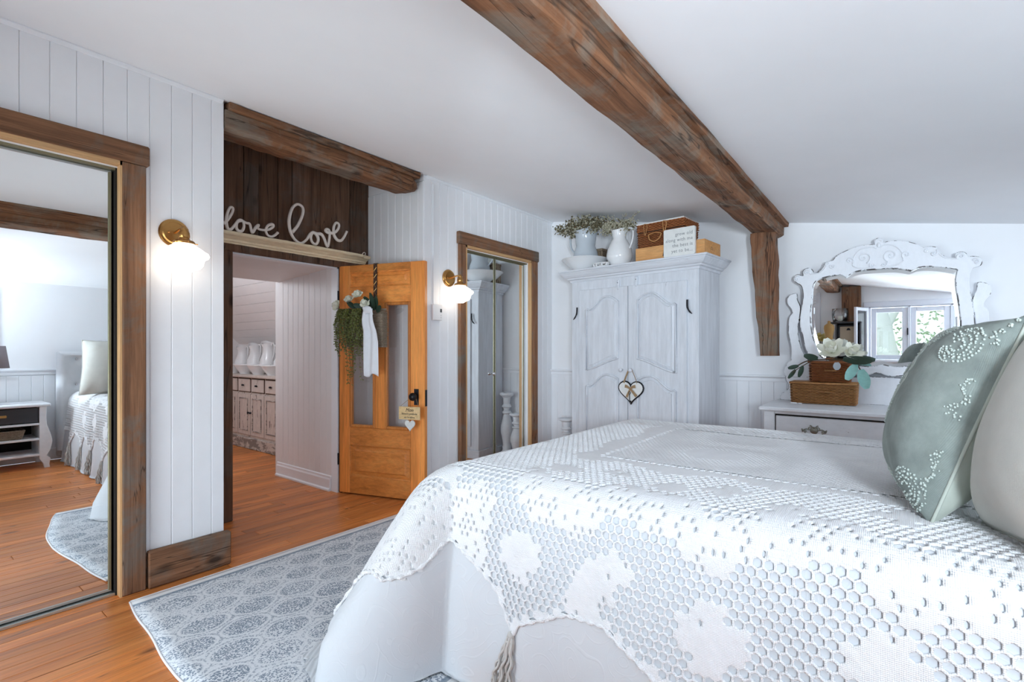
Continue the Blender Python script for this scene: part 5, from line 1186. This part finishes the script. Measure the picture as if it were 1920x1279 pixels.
# scalloped edging cord
pts=[]
for k in range(160):
    p=1.80+(4.25-1.80)*k/159; d=lerp(HEM_N,p); pts.append((p,CY0-d))
pa=[]
for k in range(70):
    an=-180+90*k/69; d=lerp(HEM_A,an); pa.append((CX0+d*math.cos(math.radians(an)),CY0+d*math.sin(math.radians(an))))
P=[S(p,q,.006+.0) for p,q in pa+pts]; P=[v for v in P if v.z>.02]
m=MB(); PP=smooth_path(P,3); m.tube(PP,[.0075+.003*math.sin(i*.9) for i in range(len(PP))],6); obj('hem_edging',m,M['coverlet'],cov,smooth=True)
def tassel_mb(seed,L=.225,R=.028):
    r=random.Random(seed); m=MB()
    for k in range(22):
        w=2*PI*k/22; ring_=.35+.65*(k%3)/2; ph=r.uniform(0,6); pts=[]
        for i in range(15):
            f=i/14; sp_=R*(.35+1.15*min(1,f*1.6))*ring_; pts.append((sp_*math.cos(w)+.005*math.sin(f*22+ph)*min(1,f*3),sp_*math.sin(w)*.75+.004*math.cos(f*22+ph)*min(1,f*3),-.012-L*f))
        m.tube(smooth_path(pts,2),.0047,5)
    m.ball((0,0,-.006),.013,10,6); m.tube([(0.014*math.cos(2*PI*i/12),.010*math.sin(2*PI*i/12),-.030) for i in range(12)],.004,5,closed=True); return m
tm=None
for k,p in enumerate((2.122,2.78,3.25,3.62,3.95)):
    d=lerp(HEM_N,p)-.004; c=S(p,CY0-d,.012); lean=-.35 if k else -.13
    if k%2==0 or True:
        m=tassel_mb(40+k); Mx=Matrix.Translation(c)@Matrix.Rotation(-.06,4,'X')@Matrix.Rotation(.16 if k==0 else .05*k,4,'Y'); obj('tassel',m.xf(Mx),M['tassel'],cov,smooth=True,label='grey cotton cord tassel')
for p,q,dz in ((1.35,1.25,0),):
    pass
# ---------------------------------------------------------------- pillows
def pillow(name,label,c,yaw,lean,w,h,tf,tb,mf,mb_,cat='pillow',nf=34,pinch=.05,fl=0.0):
    """front faces -X before yaw; leaning back by lean"""
    t=thing(name,label,cat,c); cy_,sy=math.cos(yaw),math.sin(yaw)
    U=Vector((-sy,cy_,0)); F=Vector((-cy_,-sy,0)); V=Vector((0,0,1))*math.cos(lean)-F*math.sin(lean); Nn=F*math.cos(lean)+Vector((0,0,1))*math.sin(lean); C=Vector(c)
    def shape(a,b,th,sg):
        u,v=2*a-1,2*b-1
        e=(1-abs(u)**2.6)*(1-abs(v)**2.6); e=max(0,e)**.55
        pu=1-pinch*(1-abs(v)**1.5)*abs(u)**3*1.3; pv=1-pinch*(1-abs(u)**1.5)*abs(v)**3*1.3
        wr=.010*math.sin(7*u+3*v)*math.sin(5*v-2*u+sg)*e*(1-e)*2.2
        return C+U*(u*w/2*pu)+V*(h/2+v*h/2*pv)+Nn*(sg*(th*e+wr))
    m=MB(); m.grid(lambda a,b:shape(a,b,tf,1),nf,nf); f=obj('front_panel',m,mf,t,smooth=True,recalc=False)
    m=MB(); m.grid(lambda a,b:shape(1-a,b,tb,-1),nf,nf); b=obj('back_panel',m,mb_,t,smooth=True,recalc=False)
    m=MB(); n=30; per=[shape(i/n,0,0,1) for i in range(n)]+[shape(1,i/n,0,1) for i in range(n)]+[shape(1-i/n,1,0,1) for i in range(n)]+[shape(0,1-i/n,0,1) for i in range(n)]; m.tube(per,.0045,6,closed=True); obj('seam',m,mb_,t,smooth=True)
    return t,shape,Nn
pl,shp,pn=pillow('sage_pillow','sage green embroidered cushion with beaded swirls leaning on the bed','cushion' and (3.235,2.00,.785),math.radians(4),math.radians(19),.56,.585,.155,.115,M['sagef'],M['sage'],'cushion')
em=MB(); r=random.Random(6)
def bead(u,v,s=.004):
    a,b=(u+1)/2,(v+1)/2
    if .01<a<.99 and .01<b<.99: em.ball(shp(a,b,.155,1)+pn*.001,s*.78*r.uniform(.8,1.3),6,4)
def paisley(cu,cv,rad,a0,turn,rows=3):
    for k in range(rows):
        rd=rad*(1-.22*k); n=int(26*rd/.2)+8
        for i in range(n):
            f=i/n; an=a0+turn*f*1.75*PI; rr_=rd*(1-.35*f); bead(cu+rr_*math.cos(an)+r.gauss(0,.006),cv+rr_*math.sin(an)+r.gauss(0,.006))
for (cu,cv,rad,a0,tn) in ((-.72,.62,.22,.6,1),(-.80,-.80,.20,0.2,1),(.45,.30,.26,2.0,-1),(.30,-.15,.24,1.2,1),(.55,-.50,.22,.5,1),(-.25,-.90,.16,0,1),(.1,.75,.2,2.5,1),(.75,.75,.2,2,-1)): paisley(cu,cv,rad,a0,tn,4)
for i in range(220):
    v=-.95+1.9*i/219
    if math.sin(v*9)>-.2: bead(-.955+.025*math.sin(v*26)+r.gauss(0,.012),v+r.gauss(0,.01),.0038)
for i in range(150):
    f=i/149; bead(.20+.35*math.sin(f*7)+.03*math.sin(f*60),-.85+1.7*f,.0034); bead(.28+.35*math.sin(f*7)+.03*math.cos(f*60),-.85+1.7*f,.003)
o=obj('embroidery_beads',em,M['bead'],pl,smooth=True,recalc=False); o['kind']='stuff'
pillow('stone_pillow','large stone coloured linen pillow at the right edge in front of the headboard pillows',(3.447,1.592,.785),math.radians(20),math.radians(17),.48,.60,.155,.13,M['beige'],M['beige'],'pillow')
pillow('sage_euro_pillow','plain sage pillow standing behind the embroidered cushion',(3.72,2.28,.785),math.radians(2),math.radians(16),.62,.62,.10,.10,M['sage'],M['sage'],'pillow')
rp,rs,rn=pillow('ruffled_pillow','white ruffle edged pillow against the tufted headboard, seen in the closet mirror',(4.03,2.00,.785),math.radians(0),math.radians(14),.66,.56,.10,.10,M['whitec'],M['whitec'],'pillow')
m=MB(); n=220; vs=[];fs=[]
for i in range(n):
    f=i/n*4; s_=int(f); g=f-s_; a,b=((g,0),(1,g),(1-g,1),(0,1-g))[s_]; p0=rs(a,b,0,1); cc=rs(.5,.5,0,1); d=(p0-cc).normalized()
    vs+=[p0,p0+d*.055+rn*.018*math.sin(i*1.15)]
fs=[(2*i,2*i+1,(2*i+3)%(2*n),(2*i+2)%(2*n)) for i in range(n)]
m.add(vs,fs); o=obj('ruffle',m,M['whitec'],rp,smooth=True,recalc=False)
for z in (.25,.42,.60): m=MB(); q=rs(.03,z,0,1); m.ball(q+rn*.03,.016,8,5,(.6,1.6,1)); m.tube([q+rn*.03,q+rn*.035+Vector((0,-.03,-.05))],.007,5); obj('ribbon_tie',m,M['iron'],rp,smooth=True)
# ---------------------------------------------------------------- bedside table and lamp (seen in the large mirror)
NX0,NX1,NY0,NY1=4.00,4.44,.52,1.20
ns=thing('bedside_table','white bedside table with a black drawer and open shelves, seen in the large mirror','bedside table',((NX0+NX1)/2,(NY0+NY1)/2,0))
m=MB(); m.box(NX0-.02,NX1,NY0-.03,NY1+.03,.655,.685,.008); obj('top',m,M['dresser'],ns)
def sidep(y0,y1,sg):
    m=MB(); P=[(0,.12),(.0,.30),(.0,.655)]
    out=[(NY1,.655),(NY1-.005,.55),(NY1+.0,.46),(NY1+.03,.36),(NY1+.045,.28),(NY1+.03,.19),(NY1+.0,.13),(NY1+.03,.10),(NY1+.02,.04),(NY1+.025,.001),(NY1-.02,.001),(NY1-.03,.05),(NY1-.06,.10),(NY1-.06,.655)]
    if sg<0: out=[(NY0+NY1-a,b) for a,b in out][::-1]
    m.prism(out,((NX0,0,0),(0,1,0),(0,0,1),(-1,0,0)),.035,0,.004); m.prism(out,((NX1-.01,0,0),(0,1,0),(0,0,1),(-1,0,0)),.035,0,.004)
    yy=(NY1-.06,NY1-.035) if sg>0 else (NY0+.035,NY0+.06); m.box(NX0+.03,NX1-.04,yy[0],yy[1],.12,.655); return m
obj('side_panel',sidep(0,0,1),M['dresser'],ns); obj('side_panel',sidep(0,0,-1),M['dresser'],ns)
for z in (.135,.30,.46): m=MB(); m.box(NX0,NX1-.02,NY0+.06,NY1-.06,z,z+.022,.003); obj('shelf',m,M['crate'] if False else M['dresser'],ns)
m=MB(); m.box(NX1-.03,NX1-.02,NY0+.06,NY1-.06,.13,.655); obj('back_board',m,M['gap'],ns)
m=MB(); m.box(NX0+.01,NX0+.35,NY0+.065,NY1-.065,.49,.645,.004); dw=obj('drawer',m,M['slate'],ns,label='black drawer'); m=MB(); m.box(NX0-.008,NX0+.01,.86-.035,.86+.035,.56,.585,.004); obj('handle',m,M['brass'],dw)
bs=thing('shelf_basket','grey wicker basket on the bedside table shelf','basket',(4.15,.86,.32)); m=MB(); weave(m,4.16,.84,.26,.34,.323,.42,10,.003,.0045,.15,30); obj('weave',m,M['wick3'],bs,smooth=True); m=MB(); m.box(4.05,4.27,.69,.99,.323,.40); obj('lining',m,M['wickd'],bs)
lp=thing('table_lamp','lit table lamp with mauve drum shade and layered petal base','lamp',(4.22,.78,.686))
m=MB(); m.lathe([(.075,0),(.078,.012),(.04,.02),(.02,.03),(.018,.30)],(4.22,.78,.686),20); obj('base',m,M['dresser'],lp,smooth=40)
m=MB(); r=random.Random(3)
for k in range(7):
    for i in range(9): w=2*PI*(i+.5*(k%2))/9; d=Vector((math.cos(w),math.sin(w),-.55)); petal(m,Vector((4.22,.78,.97-.035*k))+d*.02,d,(0,0,1),.105+.004*math.sin(k),.075,-.9,.1,5,5)
o=obj('petals',m,M['whitec'],lp,smooth=True,recalc=False)
m=MB(); m.tube([(4.22,.78,.97),(4.22,.78,1.14)],.008,8); obj('stem',m,M['brass'],lp)
m=MB(); m.lathe([(.165,1.065),(.135,1.295)],(4.22,.78,0),40); sd=obj('shade',m,M['lampsh'],lp,smooth=True,recalc=False); me=sd.data
bm=bmesh.new(); bm.from_mesh(me); bmesh.ops.delete(bm,geom=[f for f in bm.faces if len(f.verts)>4],context='FACES'); bm.to_mesh(me); bm.free(); q=sd.modifiers.new('s','SOLIDIFY'); q.thickness=.004
m=MB(); m.ball((4.22,.78,1.17),.028,12,8); obj('bulb',m,M['bulb'],lp,smooth=True)
# ---------------------------------------------------------------- shelving by the window (seen in the carved mirror)
su=thing('shelf_unit','dark slate shelf unit beside the window, seen in the carved mirror','shelf unit',(2.50,-.37,0))
Ya,Yb=YN+.145,-.13
m=MB()
m.box(2.30,2.72,Ya,Yb,1.68,1.705,.003); obj('top',m,M['slate'],su)
for x in (2.38,2.695): m=MB(); m.box(x,x+.022,Ya,Yb,.001,1.68,.003); obj('upright',m,M['slate'],su)
for z in (.12,.50,.88,1.20): m=MB(); m.box(2.402,2.695,Ya,Yb,z,z+.02,.003); obj('shelf',m,M['slate'],su)
m=MB(); m.box(2.402,2.695,Ya,Ya+.01,.14,1.68); obj('back_board',m,M['slate'],su)
lc=thing('low_cabinet','low dark cabinet under the flower basket, seen in the carved mirror','cabinet',(2.12,-.37,0))
m=MB(); m.box(1.90,2.365,YN+.02,.0,.05,1.10,.005); obj('body',m,M['slate'],lc); m=MB(); m.box(1.88,2.372,YN+.02,.02,1.10,1.125,.004); obj('top',m,M['crate'],lc)
m=MB(); m.box(1.92,2.345,-.002,.010,.09,1.07,.004); dd=obj('door',m,M['slate'],lc); m=MB(); m.ball((2.30,.016,.62),.014); obj('knob',m,M['brass'],dd)
for x in (1.92,2.34):
    for y in (YN+.05,-.03): m=MB(); m.lathe([(.014,.001),(.02,.05)],(x,y,0),10); obj('foot',m,M['slate'],lc)
vg=thing('candle_glass','clear glass hurricane with candle on top of the slate shelf unit','candle holder',(2.43,-.30,1.706))
m=MB(); m.lathe([(.085,0),(.10,.01),(.115,.12),(.112,.22),(.108,.22),(.110,.12),(.095,.016),(.0001,.012)],(2.43,-.30,1.706),28); obj('glass',m,M['glass'],vg,smooth=True); m=MB(); m.lathe([(.035,.014),(.035,.10),(.0001,.102)],(2.43,-.30,1.706),16); obj('candle',m,M['petal'],vg)
fm=thing('dress_form','small linen dress form on the low cabinet','ornament',(2.30,-.065,1.126))
m=MB(); m.lathe([(.06,0),(.05,.012),(.012,.02),(.012,.17)],(2.30,-.065,1.126),16); obj('stand',m,M['stem'],fm,smooth=40)
m=MB(); m.lathe([(.06,.15),(.075,.18),(.072,.25),(.050,.33),(.062,.41),(.074,.47),(.068,.52),(.040,.545),(.022,.555),(.020,.59),(.0001,.60)],(0,0,0),20)
for i in range(len(m.v)): x,y,z=m.v[i]; m.v[i]=(2.30+x*1.0,-.065+y*.7,1.126+z)
obj('torso',m,M['form'],fm,smooth=True)
cb=thing('clip_frame','framed kraft clipboard on the slate shelf','picture frame',(2.55,-.22,1.221)); yf=-.20
m=MB(); m.box(2.41,2.69,yf-.02,yf,1.221,1.247,.003); m.box(2.41,2.69,yf-.02,yf,1.63,1.656,.003); m.box(2.41,2.436,yf-.02,yf,1.247,1.63,.003); m.box(2.664,2.69,yf-.02,yf,1.247,1.63,.003); obj('frame',m,M['slate'],cb)
m=MB(); m.box(2.436,2.664,yf-.015,yf-.008,1.247,1.63); obj('board',m,M['clip'],cb); m=MB(); m.prism([(-.03,0),(.03,0),(.012,.035),(-.012,.035)],((2.55,yf,1.57),(-1,0,0),(0,0,1),(0,1,0)),.01); obj('clip',m,M['iron'],cb)
fb=thing('flower_basket','small brown basket on the low cabinet with a yellow flower','basket',(2.14,-.32,1.126)); m=MB(); weave(m,2.14,-.32,.17,.15,1.129,1.33,16,.003,.004,.1,24); obj('weave',m,M['wick2'],fb,smooth=True); m=MB(); m.box(2.07,2.21,-.38,-.26,1.129,1.31); obj('lining',m,M['wickd'],fb)
bloom('yellow_flower',(2.16,-.30,1.44),(.1,.8,.5),.105,'pale yellow flower in the small basket, seen in the carved mirror',None,newmat('yellow_petal',(.75,.66,.30),.6)[0],MAG,seed=9)
m=MB(); m.tube([(2.15,-.31,1.30),(2.16,-.30,1.44)],.005,6); leafmb(m,(2.18,-.30,1.38),(.9,.3,.1),(0,1,.2),.14,.05); tag(obj('leafy_sprig',m,M['leaf'],smooth=True),'green stem and leaf under the pale yellow flower','foliage')
# outside the window
tr=thing('garden_tree','leaning tree trunk with pale foliage outside the window','tree',(3.3,-3.6,-.6))
m=MB(); P=smooth_path([(3.02,-3.5,-.6),(2.95,-3.5,.6),(2.80,-3.5,1.6),(2.75,-3.55,2.8),(2.9,-3.6,4.2)],6); m.tube(P,[.42-.010*i for i in range(len(P))],14); m.tube(smooth_path([(2.80,-3.5,1.5),(3.2,-3.6,2.4),(3.9,-3.8,3.4)],5),[.16]*8+[.12]*3,8); obj('trunk',m,M['bark'],tr,smooth=True)
m=MB(); r=random.Random(2)
for k in range(7000):
    c=Vector((r.uniform(.5,7),r.uniform(-7.5,-5.2),r.uniform(.6,5.2)));
    if r.random()<.35: continue
    s=r.uniform(.03,.075); a=Vector((r.gauss(0,1),r.gauss(0,1),r.gauss(0,1))).normalized()*s; b=a.orthogonal().normalized()*s; m.add([c-a,c+b*.6,c+a,c-b*.6],[(0,1,2,3)])
o=obj('leaves',m,M['foliage'],tr,recalc=False); o['kind']='stuff'
m=MB(); m.box(-15,20,-30,YN-1.0,-.7,-.6); g=obj('lawn',m,M['grass']); tag(g,'green lawn outside the window','lawn'); g['kind']='structure'; del g['category']; del g['label']
# ---------------------------------------------------------------- buffet in the hall with pitchers and bowls
BX0,BX1,BY0,BY1=-4.55,-1.86,2.99,3.44
bf=thing('buffet','long white distressed buffet with small dark knobs in the hall beyond the doorway','buffet',((BX0+BX1)/2,(BY0+BY1)/2,0))
m=MB(); m.box(BX0,BX1,BY0+.02,BY1,.14,.905); obj('carcass',m,M['buffet'],bf)
m=MB(); m.box(BX0-.01,BX1,BY0-.005,BY1,.001,.14,.006); obj('plinth',m,M['buffetw'],bf)
m=MB(); m.box(BX0-.03,BX1,BY0-.03,BY1,.905,.937,.006); obj('top',m,M['buffet'],bf)
k=0; x=BX1-.02
while x-.36>BX0:
    x0,x1=x-.355,x
    m=MB(); m.box(x0+.02,x1-.02,BY0+.002,BY0+.02,.725,.885,.006); d=obj('drawer',m,M['buffet'],bf); m=MB(); [m.ball(((x0+x1)/2+s,BY0-.012,.805),.012,8,5) for s in (-.012,.012)]; obj('knob',m,M['iron'],d)
    m=MB(); m.box(x0+.012,x1-.012,BY0+.014,BY0+.021,.715,.895); obj('shadow_gap',m,M['wickd'],d)
    m=MB(); m.box(x0+.008,x1-.008,BY0+.002,BY0+.02,.175,.695,.004); d=obj('door',m,M['buffet'],bf)
    m=MB(); y=BY0+.001
    for q in ((x0+.06,x1-.06,.225,.240),(x0+.06,x1-.06,.630,.645),(x0+.06,x0+.075,.24,.63),(x1-.075,x1-.06,.24,.63)): m.box(q[0],q[1],y-.008,y,q[2],q[3],.004)
    obj('panel_moulding',m,M['buffetw'],d)
    sx=x1-.03 if k%2==0 else x0+.03; m=MB(); m.ball((sx,BY0-.014,.46),.014,8,5); m.tube([(sx,BY0-.014,.46),(sx,BY0+.002,.46)],.005,6); obj('knob',m,M['iron'],d)
    m=MB(); m.box(x0,x0+.005,BY0+.012,BY0+.021,.17,.70); obj('shadow_gap',m,M['wickd'],d)
    x-=.355; k+=1
names=['nearest the doorway corner','second from the doorway corner','third from the doorway corner','fourth from the doorway corner','farthest along the buffet']
for k in range(4):
    x=-3.10-.366*k
    jug((x+.02,3.30,.937),.36+.02*((k*2)%3),.115,PI,'hall_pitcher','white pitcher on the hall buffet, '+names[k],M['china'],.30,.62,.08,'pitchers on the hall buffet')
    bowl((x+.12,3.12,.937),.145,.12,'hall_bowl','white bowl in front of the pitchers on the hall buffet, '+names[k],'bowl',M['china'],'bowls on the hall buffet')
point('hall_fill',(-2.6,1.6,2.05),12.5,(.86,.92,1.0),.10)  # unseen fill light added to brighten the hall, no fixture
